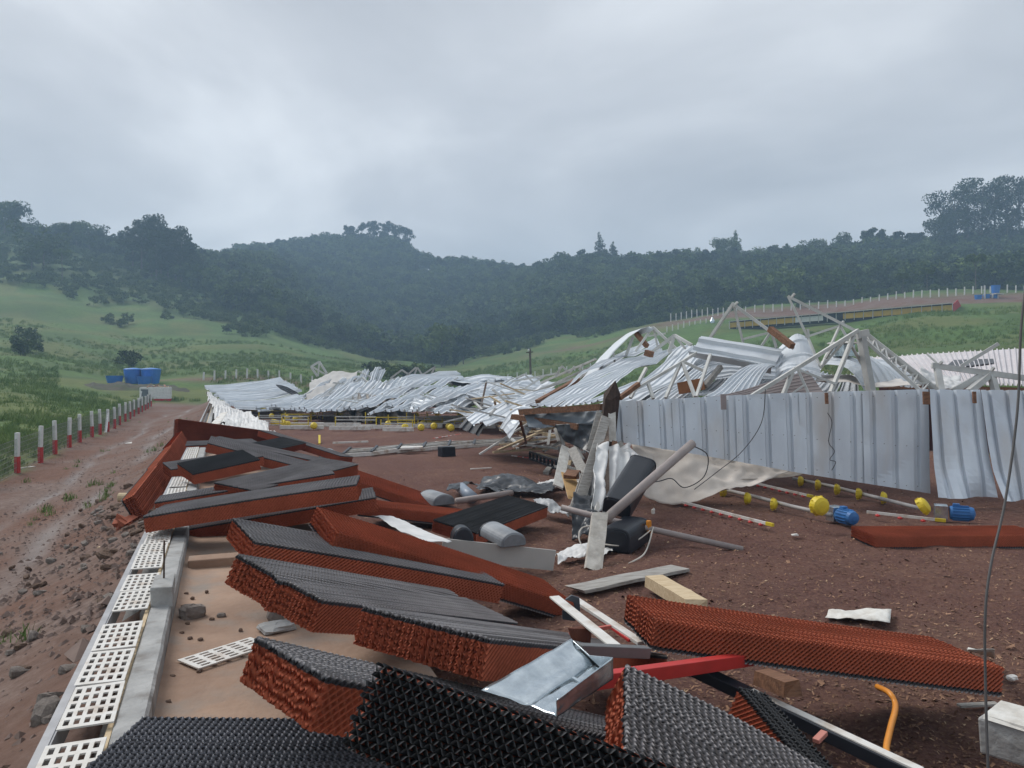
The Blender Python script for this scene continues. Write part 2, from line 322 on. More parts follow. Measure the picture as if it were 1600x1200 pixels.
def build_terrain():
    azs = np.concatenate([np.linspace(-math.pi, -.85, 60, endpoint=False), np.linspace(-.85, .85, 420), np.linspace(.85, math.pi, 61)[1:]])
    rs = np.concatenate([np.linspace(.5, 14, 90, endpoint=False), np.geomspace(14, 90, 120, endpoint=False), np.linspace(90, 520, 110, endpoint=False), np.geomspace(520, 2500, 14)])
    A, Rr = np.meshgrid(azs, rs, indexing='ij')
    X = Rr * (np.sin(A) * RT[0] + np.cos(A) * FW[0]); Y = Rr * (np.sin(A) * RT[1] + np.cos(A) * FW[1])
    Z = ground_z(X, Y)
    amp = np.interp(Rr, [0, 20, 60, 150, 300], [.035, .05, .16, .6, 1.6])
    flat = ((X > -5.2) & (X < 16) & (Y < 60)).astype(float)
    Z = Z + vnoise(X, Y, .05, 3) * amp * 1.6 * (1 - flat) + vnoise(X, Y, .35, 5) * np.minimum(amp, .25) * .6 + vnoise(X, Y, 2.2, 6) * .03 * (Rr < 30) * (X < -.7)
    ins = (X > -.72) & (X < 15.5) & (Y > -6) & (Y < 58)
    Z = np.where(ins & (X > -.45), np.minimum(Z, -.12), Z)
    wet = np.zeros_like(X)
    for c0, w0, sd in ((-2.15, .20, 0.0), (-3.55, .16, 1.0)):
        cc = c0 + .18 * np.sin(Y * .35 + sd) + .06 * np.sin(Y * 1.3 + sd); wet = np.maximum(wet, np.exp(-((X - cc) / w0) ** 2) * np.clip(.75 + vnoise(Y * .5, Y * 0 + sd, 1.0, 41), 0, 1))
    wet = wet * (Y > 1) * (Y < 58) * (X < -.9); Z = Z - .045 * wet
    mb = MB(); P = np.stack([X, Y, Z], -1); mb.grid(P)
    o = mb.build('ground', MAT['ground'], origin=(0, 0, 0), smooth=True); tag(o, kind='structure')
    # what grows or lies where: r = bare earth, g = dark scrub and forest floor, b = dry grass
    me = o.data; ca = me.color_attributes.new('zone', 'FLOAT_COLOR', 'POINT')
    dd = X * FW[0] + Y * FW[1]; uu = np.where(dd > 1, CX + F * (X * RT[0] + Y * RT[1]) / np.maximum(dd, 1), np.where(X < 0, -2000, 3000))
    nz1 = vnoise(X, Y, .03, 11); nz2 = vnoise(X, Y, .12, 12); nz3 = vnoise(X, Y, .5, 13)
    earth = smooth01_np((X + 5.6 + nz3 * .5) / .8) * (X < 18) * (1 - smooth01_np((Y - 66 - 3 * nz2) / 4)) * (Y > -30)
    # cut bank and bare strip at the foot of the left slope
    cut = smooth01_np(1 - np.abs(dd - (84 + nz2 * 2)) / 5) * smooth01_np((uu - 150) / 60) * smooth01_np((720 - uu) / 60)
    earth = np.maximum(earth, cut * .9)
    # red terrace behind the yellow shed and the field track
    tr0 = np.interp(uu, [1040, 1140, 1300, 1450, 1600, 2400], [165, 158, 150, 136, 128, 130])
    terr = smooth01_np(1.25 - np.abs(dd - tr0 - 18) / 11 + nz2 * .4) * smooth01_np((uu - 960) / 120)
    field = smooth01_np(1 - np.abs(dd - (178 + nz2 * 4)) / 5) * smooth01_np((uu - 800) / 30) * smooth01_np((1020 - uu) / 60)
    earth = np.maximum(earth, np.maximum(terr, field * .8))
    f0 = np.interp(uu, [-1500, 0, 200, 400, 520, 600, 760, 900, 1100, 1300, 1600, 2400], [215, 215, 208, 198, 205, 205, 225, 215, 190, 172, 165, 160])
    dark = smooth01_np((dd - f0 + nz1 * 12) / 12)
    dark = dark * np.where(uu < 380, np.interp(dd, [180, 250, 300], [.35, .5, 1]), 1)
    dark = np.maximum(dark, smooth01_np((nz1 - .25) / .3) * .35 * (dd > 80))
    dry = smooth01_np((nz2 + .1) / .4) * .5 * (dd > 20) + smooth01_np(1 - np.abs(dd - np.interp(uu, [1100, 1400, 1600], [85, 72, 78])) / 14) * smooth01_np((uu - 1150) / 150) * smooth01_np((nz1 + nz2 + .55) / .3)
    arr = np.stack([earth, dark, np.clip(dry, 0, 1), wet], -1).reshape(-1, 4).astype(np.float32)
    ca.data.foreach_set('color', arr.ravel())
    return o
def ground_material():
    m = bpy.data.materials.new('ground'); MAT['ground'] = m
    t, b, N, Lk = nodes(m); b.inputs['Roughness'].default_value = 0.92; b.inputs['Specular IOR Level'].default_value = 0.2
    at = N.new('ShaderNodeAttribute'); at.attribute_name = 'zone'; sp = N.new('ShaderNodeSeparateColor'); Lk.new(at.outputs['Color'], sp.inputs[0])
    ge = N.new('ShaderNodeNewGeometry')
    def nz(scale, det=6, rough=.6):
        n = N.new('ShaderNodeTexNoise'); n.inputs['Scale'].default_value = scale; n.inputs['Detail'].default_value = det; n.inputs['Roughness'].default_value = rough; Lk.new(ge.outputs['Position'], n.inputs['Vector']); return n.outputs[0]
    def ramp(src, stops):
        r = N.new('ShaderNodeValToRGB'); Lk.new(src, r.inputs[0]); E = r.color_ramp.elements
        E[0].position, E[0].color = stops[0][0], (*stops[0][1], 1); E[1].position, E[1].color = stops[-1][0], (*stops[-1][1], 1)
        for p, c in stops[1:-1]: q = E.new(p); q.color = (*c, 1)
        return r.outputs[0]
    def mix(f, a, bb):
        x = N.new('ShaderNodeMixRGB'); Lk.new(f, x.inputs[0]); Lk.new(a, x.inputs[1]); Lk.new(bb, x.inputs[2]); return x.outputs[0]
    grass = mix(ramp(nz(.09, 5), [(.42, (0, 0, 0)), (.62, (1, 1, 1))]), ramp(nz(1.3, 8, .75), [(.3, (.045, .085, .020)), (.5, (.085, .15, .038)), (.7, (.13, .20, .055))]), ramp(nz(2.0, 8, .75), [(.3, (.035, .07, .018)), (.7, (.095, .15, .042))]))
    dry = ramp(nz(.8, 6), [(.3, (.10, .105, .035)), (.7, (.19, .18, .065))])
    earth = mix(ramp(nz(.35, 5), [(.4, (0, 0, 0)), (.6, (1, 1, 1))]), ramp(nz(9, 8, .75), [(.3, (.095, .060, .048)), (.5, (.17, .118, .098)), (.72, (.26, .195, .168))]), ramp(nz(5, 8, .7), [(.3, (.11, .056, .038)), (.7, (.19, .105, .076))]))
    dark = ramp(nz(.25, 8, .7), [(.3, (.028, .05, .018)), (.7, (.075, .115, .035))])
    c = mix(sp.outputs[2], grass, dry); c = mix(sp.outputs[1], c, dark); c = mix(sp.outputs[0], c, earth)
    wt_ = N.new('ShaderNodeMath'); wt_.operation = 'MULTIPLY'; wt_.inputs[1].default_value = .8; Lk.new(at.outputs['Alpha'], wt_.inputs[0])
    c = mix(wt_.outputs[0], c, ramp(nz(3, 6), [(.3, (.12, .092, .082)), (.7, (.20, .165, .15))]))
    rr_ = N.new('ShaderNodeMapRange'); rr_.inputs['To Min'].default_value = .92; rr_.inputs['To Max'].default_value = .45; Lk.new(at.outputs['Alpha'], rr_.inputs['Value']); Lk.new(rr_.outputs[0], b.inputs['Roughness'])
    Lk.new(c, b.inputs['Base Color'])
    bp = N.new('ShaderNodeBump'); bp.inputs['Strength'].default_value = 0.6; bp.inputs['Distance'].default_value = 0.05; Lk.new(nz(6, 8, .75), bp.inputs['Height']); Lk.new(bp.outputs[0], b.inputs['Normal'])
    return m
ground_material()
terrain = build_terrain()
def gz(x, y): return float(ground_z(np.array([x]), np.array([y]))[0])

# ------------------------------------------------------------------ shed floor
def litter_material():
    m = bpy.data.materials.new('litter'); MAT['litter'] = m
    t, b, N, Lk = nodes(m); b.inputs['Roughness'].default_value = 0.95; b.inputs['Specular IOR Level'].default_value = 0.15
    ge = N.new('ShaderNodeNewGeometry')
    def nz(scale, det=6, rough=.65):
        n = N.new('ShaderNodeTexNoise'); n.inputs['Scale'].default_value = scale; n.inputs['Detail'].default_value = det; n.inputs['Roughness'].default_value = rough; Lk.new(ge.outputs['Position'], n.inputs['Vector']); return n.outputs[0]
    def ramp(src, stops):
        r = N.new('ShaderNodeValToRGB'); Lk.new(src, r.inputs[0]); E = r.color_ramp.elements
        E[0].position, E[0].color = stops[0][0], (*stops[0][1], 1); E[1].position, E[1].color = stops[-1][0], (*stops[-1][1], 1)
        for p, c in stops[1:-1]: q = E.new(p); q.color = (*c, 1)
        return r.outputs[0]
    a = ramp(nz(28, 8, .8), [(.32, (.066, .033, .028)), (.5, (.135, .070, .058)), (.62, (.19, .105, .080)), (.76, (.34, .21, .14))])
    c = ramp(nz(22, 8, .8), [(.32, (.078, .040, .032)), (.5, (.165, .090, .070)), (.66, (.28, .17, .11)), (.78, (.44, .29, .17))])
    f = ramp(nz(.45, 5), [(.42, (0, 0, 0)), (.64, (1, 1, 1))])
    x = N.new('ShaderNodeMixRGB'); Lk.new(f, x.inputs[0]); Lk.new(a, x.inputs[1]); Lk.new(c, x.inputs[2]); Lk.new(x.outputs[0], b.inputs['Base Color'])
    bp = N.new('ShaderNodeBump'); bp.inputs['Strength'].default_value = 0.9; bp.inputs['Distance'].default_value = 0.03; Lk.new(nz(20, 9, .8), bp.inputs['Height']); Lk.new(bp.outputs[0], b.inputs['Normal'])
    return m
litter_material()
def litter_z(x, y):
    return vnoise(x, y, .6, 21) * .05 + vnoise(x, y, 2.6, 22) * .035 + vnoise(x, y, 7.0, 23) * .022
def build_litter():
    xs = np.concatenate([np.linspace(.55, 7, 150, endpoint=False), np.linspace(7, 15.3, 70)])
    ys = np.concatenate([np.linspace(-5.5, 0, 20, endpoint=False), np.linspace(0, 9, 190, endpoint=False), np.linspace(9, 57.5, 130)])
    X, Y = np.meshgrid(xs, ys, indexing='ij'); Z = litter_z(X, Y)
    mb = MB(); mb.grid(np.stack([X, Y, Z], -1)); o = mb.build('litter_floor', MAT['litter'], origin=(0, 0, 0), smooth=True); tag(o, kind='structure')
    # loose shavings and husks lying on it
    n = 42000; d = 3.0 + 13 * RNG.random(n) ** 1.6; u = RNG.uniform(430, 1640, n)
    x = d * (FW[0] + RT[0] * (u - CX) / F); y = d * (FW[1] + RT[1] * (u - CX) / F)
    k = x > .8; x, y = x[k], y[k]; n = len(x); z = litter_z(x, y) + .006
    L = RNG.gamma(2.0, .0028, n) + .003; Wd = L * RNG.uniform(.2, .6, n); a = RNG.uniform(0, 6.28, n); ti = RNG.normal(0, .35, n)
    ca, sa = np.cos(a), np.sin(a)
    V = np.empty((n, 4, 3))
    for q, (i, j) in enumerate(((-1, -1), (1, -1), (1, 1), (-1, 1))):
        V[:, q, 0] = x + (i * L * ca - j * Wd * sa); V[:, q, 1] = y + (i * L * sa + j * Wd * ca); V[:, q, 2] = z + i * L * ti + j * Wd * RNG.normal(0, .5, n)
    mb = MB(); mb.v = [V.reshape(-1, 3)]; mb.f = [(4 * i, 4 * i + 1, 4 * i + 2, 4 * i + 3) for i in range(n)]
    m = mat('shavings', (0.36, 0.21, 0.13), (0.10, 0.05, 0.035), scale=9, rough=.95, lo=.4, hi=.62, c3=(.52, .38, .24), c3scale=14, c3lo=.6, c3hi=.68)
    tag(mb.build('wood_shavings', m, origin=(0, 0, 0)), 'loose wood shavings scattered over the brown litter floor', 'shavings', kind='stuff')
build_litter()

slab_m = mat('muddy_slab', (0.40, 0.275, 0.20), (0.24, 0.155, 0.11), scale=1.7, rough=.92, bump=.35, bscale=22, detail=10, lo=.3, hi=.7, c3=(.27, .225, .19), c3scale=3.2, c3lo=.5, c3hi=.72)
KZ, SZ = .50, .37
def build_slab():
    xs = np.linspace(-.285, 1.05, 40); ys = np.linspace(-4, 20, 260)
    X, Y = np.meshgrid(xs, ys, indexing='ij'); Z = SZ + vnoise(X, Y, 1.3, 31) * .008 + np.interp(X, [-.285, -.2, .9, 1.05], [.02, 0, 0, -.02])
    mb = MB(); mb.grid(np.stack([X, Y, Z], -1))
    E1 = np.stack([np.stack([np.full_like(ys, 1.05), ys, Z[-1]], -1), np.stack([np.full_like(ys, 1.07), ys, np.full_like(ys, -.1)], -1)], 0)
    mb.grid(E1); tag(mb.build('concrete_slab', slab_m, origin=(0, 0, 0), smooth=True), kind='structure')
    # a low cross kerb in the floor of the bay, under the pads
    one(MB().box((.35, 6.75, SZ + .035), (1.2, .16, .09), jit=.004), 'floor_rib', slab_m, 'low muddy rib crossing the slab floor beneath the stacked pads', 'rib', bevel=.01)
build_slab()

def low_wall():
    r = empty('low_concrete_wall', (-.35, 3, SZ - .3), 'long low grey concrete wall along the shed edge beside the white grating', 'wall')
    ys = np.concatenate([np.linspace(.6, 14, 130), np.linspace(14.2, 50, 60)])
    prof = [(-.41, -.1), (-.41, KZ - .01), (-.40, KZ), (-.30, KZ), (-.287, KZ - .015), (-.28, -.1)]
    P = np.array([[(x + .006 * mnoise.noise((y * 3, x * 9, z * 4)), y, z + (.006 * mnoise.noise((y * 5, x * 14, 2)) if z > .3 else 0)) for y in ys] for x, z in prof])
    part('wall_body', concrete, r, lambda m: m.grid(P), smooth=False)
    part('wall_end', concrete, r, lambda m: m.box((-.345, .59, .2), (.125, .02, .58)))
    blk = part('cast_block', concrete, r, lambda m: m.box((-.345, 5.35, KZ + .055), (.125, .34, .125), jit=.006), bevel=.008)
    part('rebar_stub', mat('rust', (.10, .06, .045), rough=.8, metal=.4), blk, lambda m: m.tube([(-.345, 5.4, KZ + .1), (-.343, 5.41, KZ + .36)], .006, 6))
    return r
low_wall()

def plate_mesh(rows=5, cols=5, wx=.205, ly=.45):
    # white plate pierced by rows of slots
    xs = [-wx / 2]; ys = [-ly / 2]; hx = .021; hy = .055
    gx = (wx - cols * hx) / (cols + 1); gy = (ly - rows * hy) / (rows + 1)
    for i in range(cols): xs += [xs[-1] + gx]; xs += [xs[-1] + hx]
    xs.append(wx / 2)
    for i in range(rows): ys += [ys[-1] + gy]; ys += [ys[-1] + hy]
    ys.append(ly / 2)
    v = [(x, y, 0) for x in xs for y in ys]; n = len(ys)
    f = [(i * n + j, (i + 1) * n + j, (i + 1) * n + j + 1, i * n + j + 1) for i in range(len(xs) - 1) for j in range(n - 1) if not (i % 2 == 1 and j % 2 == 1)]
    me = bpy.data.meshes.new('perforated_plate'); me.from_pydata(v, [], f); me.materials.append(plastic_white); me.update(); return me
PLATE = plate_mesh()
def plate(parent, loc, rz, label=None, cat=None, tilt=0):
    o = bpy.data.objects.new('perforated_plate', PLATE); col.objects.link(o)
    if parent is not None: o.parent = parent; loc = np.asarray(loc) - np.asarray(parent.location)
    o.location = tuple(loc); o.rotation_euler = (tilt, random.uniform(-.02, .02), rz)
    m = o.modifiers.new('solid', 'SOLIDIFY'); m.thickness = .007; m.offset = 0
    if label: tag(o, label, cat)
    return o
def channel():
    r = empty('drain_channel', (-.515, 3, KZ - .2), 'drain channel with white perforated plates and a grey steel edge along the wall', 'channel')
    part('steel_edge', mat('dull_steel', (.40, .40, .41), (.30, .30, .31), scale=6, rough=.5, metal=.4), r, lambda m: (m.box((-.632, 25, KZ - .01), (.035, 49, .05)), m.box((-.612, 25, KZ - .045), (.01, 49, .11))))
    part('timber_runner', wood_pale, r, lambda m: m.box((-.4235, 25, KZ - .05), (.022, 49, .07)))
    part('channel_bed', conc_dark, r, lambda m: m.box((-.52, 25, KZ - .21), (.175, 49, .05)))
    y = .8
    spans = [(.85, 3.34), (3.46, 4.86), (5.12, 6.02), (6.20, 8.0), (8.3, 10.6), (10.75, 13.0), (13.2, 20)]
    for a, b in spans:
        n = max(1, round((b - a) / .455)); st = (b - a) / n
        for k in range(n): plate(r, (-.517 + random.uniform(-.004, .004), a + st * (k + .5), KZ + .012 + random.uniform(-.002, .004)), random.uniform(-.02, .02))
    return r
channel()
p = G(352, 1026, SZ)
plate(None, (p[0], p[1], SZ + .02), -1.0, 'loose white perforated plate lying alone on the muddy slab', 'plate')

# ------------------------------------------------------------------ cooling pads
def pad_arrays(L, Wd, T=.15, s=.0125, lam=.028, spl=4, t1=45, t2=-32, seed=0, rag=.003, flip=False):
    rng = np.random.default_rng(seed); n = max(3, int(round(Wd / s))); V = []; D = []; Fc = []; base = 0
    for i in range(n):
        y0 = -Wd / 2 + (i + .5) * Wd / n
        tn = math.tan(math.radians(t1 if i % 2 == 0 else t2)); dxx = lam / spl
        hl = L / 2 + rng.normal(0, rag); hr = L / 2 + rng.normal(0, rag)
        zt = T / 2 + rng.normal(0, .0012); zb = -T / 2 + rng.normal(0, .0012)
        j0 = int(-(L / 2 + T) / dxx) - 2; j1 = -j0
        j = np.arange(j0, j1 + 1); x0 = j * dxx                      # x of the ridge line at mid thickness
        ph = rng.uniform(-.9, .9)
        # clip every ridge line to the block
        za = np.full(len(j), zb); zc = np.full(len(j), zt)
        zl = (-hl - x0) / tn; zr = (hr - x0) / tn
        lo = np.minimum(zl, zr); hi = np.maximum(zl, zr)
        za = np.maximum(za, lo); zc = np.minimum(zc, hi); ok = zc > za + 1e-4
        k = j[ok]; za, zc, x0 = za[ok], zc[ok], x0[ok]
        amp = .5 * Wd / n * 1.02
        yy = y0 + amp * np.sin(2 * math.pi * k / spl + ph)
        top = np.stack([x0 + zc * tn, yy, zc], -1); bot = np.stack([x0 + za * tn, yy, za], -1)
        m = len(k); V += [top, bot]; D += [zc, za]
        q = np.arange(m - 1)
        if i == 0 or i == n - 1:                                     # the saw cut opens the outermost flutes
            mid = np.sin(2 * math.pi * (k[:-1] + .5) / spl + ph) * (1 if i else -1); q = q[mid < .12]
        Fc.append(np.stack([base + q, base + q + 1, base + m + q + 1, base + m + q], -1)); base += 2 * m
    V = np.concatenate(V); D = np.concatenate(D); Fc = np.concatenate(Fc)
    depth = (T / 2 - D) if not flip else (D + T / 2)
    return V, np.maximum(depth, 0), Fc
PADS = {}
def pad(label, c, yaw, pit, rol, L, Wd, T=.15, flip=False, bend=None, material=None, seed=None, spl=4, name='cooling_pad', group=None, R=None, **k):
    seed = len(PADS) + 1 if seed is None else seed
    V, D, Fc = pad_arrays(L, Wd, T, seed=seed, flip=flip, spl=spl, **k)
    if bend: V = bend(V.copy(), L, Wd)
    Rm = rot3(math.radians(yaw), math.radians(pit), math.radians(rol)) if R is None else R
    me = bpy.data.meshes.new(name); me.from_pydata(V.tolist(), [], Fc.tolist()); me.update()
    me.polygons.foreach_set('use_smooth', [True] * len(me.polygons))
    a = me.attributes.new('depth', 'FLOAT', 'POINT'); a.data.foreach_set('value', D.astype(np.float32))
    me.materials.append(material or pad_mat)
    o = bpy.data.objects.new(name, me); col.objects.link(o)
    o.matrix_world = Matrix.Translation(Vector(c)) @ Matrix(Rm.tolist()).to_4x4()
    tag(o, label, 'cooling pad', group); PADS[label] = o
    return o
def sag(k, tw=0.0):
    def f(V, L, Wd):
        V[:, 2] -= k * (V[:, 0] / (L / 2)) ** 2 - k * .4; V[:, 2] += tw * V[:, 1] * V[:, 0]; return V
    return f
def hump(x0, h, w, tilt=0):
    def f(V, L, Wd):
        V[:, 2] += h * np.exp(-((V[:, 0] - x0) / w) ** 2) + tilt * V[:, 1] ** 2; return V
    return f
def crease(y0, dz):
    def f(V, L, Wd):
        V[:, 2] += -dz * np.exp(-((V[:, 1] - y0 - .1 * V[:, 0]) / .035) ** 2); return V
    return f

pad('long pad lying orange side up, sloping down across the middle of the pile', (1.662, 5.735, .44), 11.9, -22, 11, 2.19, .55, flip=True, bend=sag(.008))
pad('orange side up pad lying alone on debris at lower right, near the orange hose', (2.978, 3.358, .453), 343.3, -8.9, -4.2, 1.86, .64, flip=True, bend=sag(-.006), spl=6, lam=.025, s=.012, rag=.006)
pad('flat black topped pad lying on the litter with a grey half drum at its edge', (3.056, 8.689, .23), 38.8, 2, 8.8, 1.66, .61, material=pad_black)
pad('short looking grey topped pad tucked under the long orange pad', (1.002, 5.419, .604), 13.5, -16.4, 5.6, 1.9, .6, bend=sag(.008))
pad('grey topped pad with a dark crease along it, overhanging the slab', (.912, 4.281, .62), 41.5, -18.5, 13.6, 1.97, .61, bend=crease(.08, .014), spl=6, lam=.025, s=.012)
pad('grey topped pad with its broad ragged end turned to the slab, beside the bent gutter', (1.462, 3.458, .569), 39.9, -19.1, 2.6, 2.14, .62, spl=6, lam=.025, s=.012, rag=.004)
pad('grey topped pad hanging over the slab in front, its lattice side showing', (1.003, 2.67, .611), 15.9, -23.4, -3.9, 1.9, .57, spl=6, lam=.025, s=.012, rag=.004)
pad('black pad resting on the low wall at the bottom left corner', (.18, 2.58, .60), -22, 0, 0, 1.2, .6, spl=6, lam=.025, s=.012, t1=40, material=pad_slate)
pad('front pad of the pair laid across the low wall, long and grey topped', (.326, 7.47, .762), 347.2, 7.8, .2, 1.84, .62, bend=sag(.008))
pad('lower pad of the pair laid across the low wall, mostly hidden by the one above', (.502, 8.2, .50), 352.7, 7.7, 1.7, 2.07, .6)
pad('grey topped pad lying just behind the pair on the low wall', (.295, 9.299, .62), 358.7, 7.1, -1.3, 1.9, .6)
pad('dark topped pad pointing away behind the pair on the low wall', (.80, 9.62, .70), 45, 2.9, 5.5, 1.9, .6)
pad('grey edged pad at the wall behind the opening, left of the small black topped pad', (-.10, 12.3, .63), 14, 5, 4, 1.3, .6)
pad('small black topped pad over the dark opening by the low wall', (-.02, 11.1, .72), 20.8, 8, 9, .9, .6, material=pad_black)
pad('narrow pad with bright orange end pointing at the fence', (.72, 13.0, .60), -2, -17, 6.4, 1.9, .6)
pad('pad with bright lattice side lying behind the one with the orange end', (.85, 13.9, .60), 348, -13.2, 0, 2.0, .6)
pad('black topped flat pad in the back of the pile', (1.132, 17.2, .45), 57.4, 1.3, 12, 1.49, .6, material=pad_black)
pad('long pad sloping down to the litter at the back of the pile', (1.8, 18.1, .36), 321.1, -14, -7.4, 2.2, .6)
pad('brown pad standing on edge farthest back along the wall', (0.1, 18.6, .62), 30.4, -9.7, 80, 2.4, .45, flip=True)
pad('grey edged pad under the farthest standing pad', (-.05, 17.3, .5), 12, 0, 4, 1.5, .6)
pad('orange side up pad sloping onto the litter behind the pair on the wall', (2.30, 11.6, .23), 349.1, -20, 7.9, 1.5, .6, flip=True)
pad('orange side up pad wedged under the flat black topped pad', (2.30, 9.75, .17), 334, -5, -2.8, 1.25, .6, flip=True)
def pad_on(label, A, B, C, L, Wd, **k):
    # A: near left top corner, B: a point along the near top edge, C: a point of the far top edge
    x = (B - A) / np.linalg.norm(B - A); w = C - A; w = w - x * np.dot(w, x); w /= np.linalg.norm(w); z = np.cross(x, w)
    if z[2] < 0: z = -z
    return pad(label, A + x * L / 2 + w * Wd / 2 - z * .075, 0, 0, 0, L, Wd, R=np.stack([x, np.cross(z, x), z], 1), **k)
pad_on('pad sunk in the litter near the blue motors, orange side up', G(1369, 838, .13), G(1600, 837, .13), G(1322, 819, .13), 2.0, .6, flip=True)
# leaning row outside the low wall
A_ = W(214, 790, 9.1); B_ = W(291, 683, 16.2)
for i, nm in enumerate(('nearest of the three pads leaning on the outside of the low wall', 'middle one of the three pads leaning on the outside of the low wall', 'farthest of the three pads leaning on the outside of the low wall')):
    q = A_ + (B_ - A_) * (i + .5) / 3; x, y, z, L_ = axes(A_, B_)
    pad(nm, (q[0] - .02 * i, q[1], q[2] - .12), math.degrees(math.atan2(x[1], x[0])), math.degrees(math.asin(x[2])), 62, L_ / 3 - .02, .5, flip=True, group='pads leaning outside the wall')
# bottom right grey pad and the two offcut strips
A_ = W(979, 1038, 2.6); C_ = W(976, 1165, 2.08); Bx = W(1275, 1200, 2.52)
x = (Bx - A_) / np.linalg.norm(Bx - A_); w_ = (C_ - A_); w_ -= x * np.dot(w_, x); w_ /= np.linalg.norm(w_); z = np.cross(x, -w_)
Rm = np.stack([x, -w_, z], 1)
pad('grey topped pad sliding down at the bottom right, in front of the red bar', A_ + x * .62 + w_ * .28 - z * .075, 0, 0, 0, 1.24, .56, R=Rm, bend=hump(-.2, .025, .35), spl=6, lam=.025, s=.012)
A_ = W(590, 1030, 1.75); B2 = W(1060, 1195, 1.47); C_ = W(533, 1168, 1.66)
x = (B2 - A_) / np.linalg.norm(B2 - A_); w_ = C_ - A_; w_ -= x * np.dot(w_, x); w_ /= np.linalg.norm(w_); z = np.cross(x, -w_)
Rm = np.stack([x, -w_, z], 1)
pad('narrow black honeycomb offcut nearest the camera', A_ + x * .6 + w_ * .10 - z * .075, 0, 0, 0, 1.2, .20, R=Rm, material=pad_coal, spl=8, lam=.026, s=.0125, rag=.005)
pad_on('narrow black offcut strip right of the sliding grey pad', W(1152, 1072, 3.2), W(1262, 1199, 2.7), W(1196, 1076, 3.28), 1.0, .15, material=pad_black, spl=6, lam=.025, s=.012)
pad('black topped pad lying beneath the bent gutter', (1.25, 2.25, .50), 20, -2, 2, 1.3, .6, material=pad_black, spl=6, lam=.025, s=.012)
pad('pad buried under the black honeycomb offcut', (.75, 1.5, .78), 8, -8, 0, 1.2, .5, seed=77)

# ------------------------------------------------------------------ sheet metal
def sheet(mb, c00, c10, c01, c11, ribs=4, nl=10, amp=.03, wr=.05, bow=0.0, seed=0, curl=None):
    # c00->c10 runs along the ribs, c00->c01 across them
    c00, c10, c01, c11 = [np.asarray(q, float) for q in (c00, c10, c01, c11)]
    prof = [(0, 0), (.30, 0), (.38, 1), (.52, 1), (.60, 0)]
    cs = [(r + a) / ribs for r in range(ribs) for a, _ in prof] + [1.0]; hs = [h for r in range(ribs) for _, h in prof] + [0]
    nrm = np.cross(c10 - c00, c01 - c00); nrm /= np.linalg.norm(nrm) + 1e-9
    if nrm[2] < 0: nrm = -nrm
    P = np.zeros((nl + 1, len(cs), 3))
    for i in range(nl + 1):
        t = i / nl
        for j, (s_, h) in enumerate(zip(cs, hs)):
            q = (c00 * (1 - t) + c10 * t) * (1 - s_) + (c01 * (1 - t) + c11 * t) * s_
            k = 2.0 * abs(mnoise.noise((q[0] * .5 + seed * 3.1, q[1] * .5, q[2] * .8 + seed))) - .5 + 1.2 * abs(mnoise.noise((q[0] * 1.1 + seed, q[1] * 1.1, q[2] * 1.3))) - .3 + .15 * mnoise.noise((q[0] * 3.5 + seed, q[1] * 3.5, q[2] * 3.5))
            off = h * amp + wr * k + bow * math.sin(math.pi * t)
            q = q + nrm * off
            if curl: q = curl(q, t, s_)
            P[i, j] = q
    return mb.grid(P)
def roofing(root_label, quads, material=None, name='collapsed_roof', cat='roof', split=True, group=None, **k):
    # quads: lists of four corners; every one is cut into single sheets about a metre wide
    pts = np.array([p for q in quads for p in q['c']]); base = np.array([pts[:, 0].mean(), pts[:, 1].mean(), pts[:, 2].min()])
    r = empty(name, base, root_label, cat, group)
    for qi, q in enumerate(quads):
        c00, c10, c01, c11 = [np.asarray(p, float) for p in q['c']]; n = q.get('n', 1)
        for i in range(n):
            a, b = i / n, (i + 1) / n; sl_ = q.get('slip', .03) * np.linalg.norm(c10 - c00)
            d = (c10 - c00) / np.linalg.norm(c10 - c00) * RNG.uniform(-sl_, sl_); up = np.array([0, 0, .012 * (i % 2) + RNG.uniform(0, q.get('jump', .03))])
            mb = MB(); ov = .02
            sheet(mb, c00 + (c01 - c00) * (a - ov) + d + up, c10 + (c11 - c10) * (a - ov) + d + up, c00 + (c01 - c00) * b + d + up, c10 + (c11 - c10) * b + d + up,
                  ribs=q.get('ribs', 4), nl=q.get('nl', 8), amp=q.get('amp', .03), wr=q.get('wr', .06), bow=q.get('bow', 0) * RNG.uniform(.6, 1.3), seed=qi * 1.7 + q.get('seed', 0))
            mb.build('roofing_sheet', q.get('m', material or metal_white), r, solid=.004)
    return r
def ribbon(mb, pts, wvec, n=6, amp=0.0):
    P = np.array([[np.asarray(p) + np.asarray(wvec) * s_ for s_ in np.linspace(0, 1, n)] for p in pts])
    if amp: P[..., 2] += amp * np.array([[mnoise.noise((q[0] * 2, q[1] * 2, q[2] * 2)) for q in row] for row in P])
    return mb.grid(P)

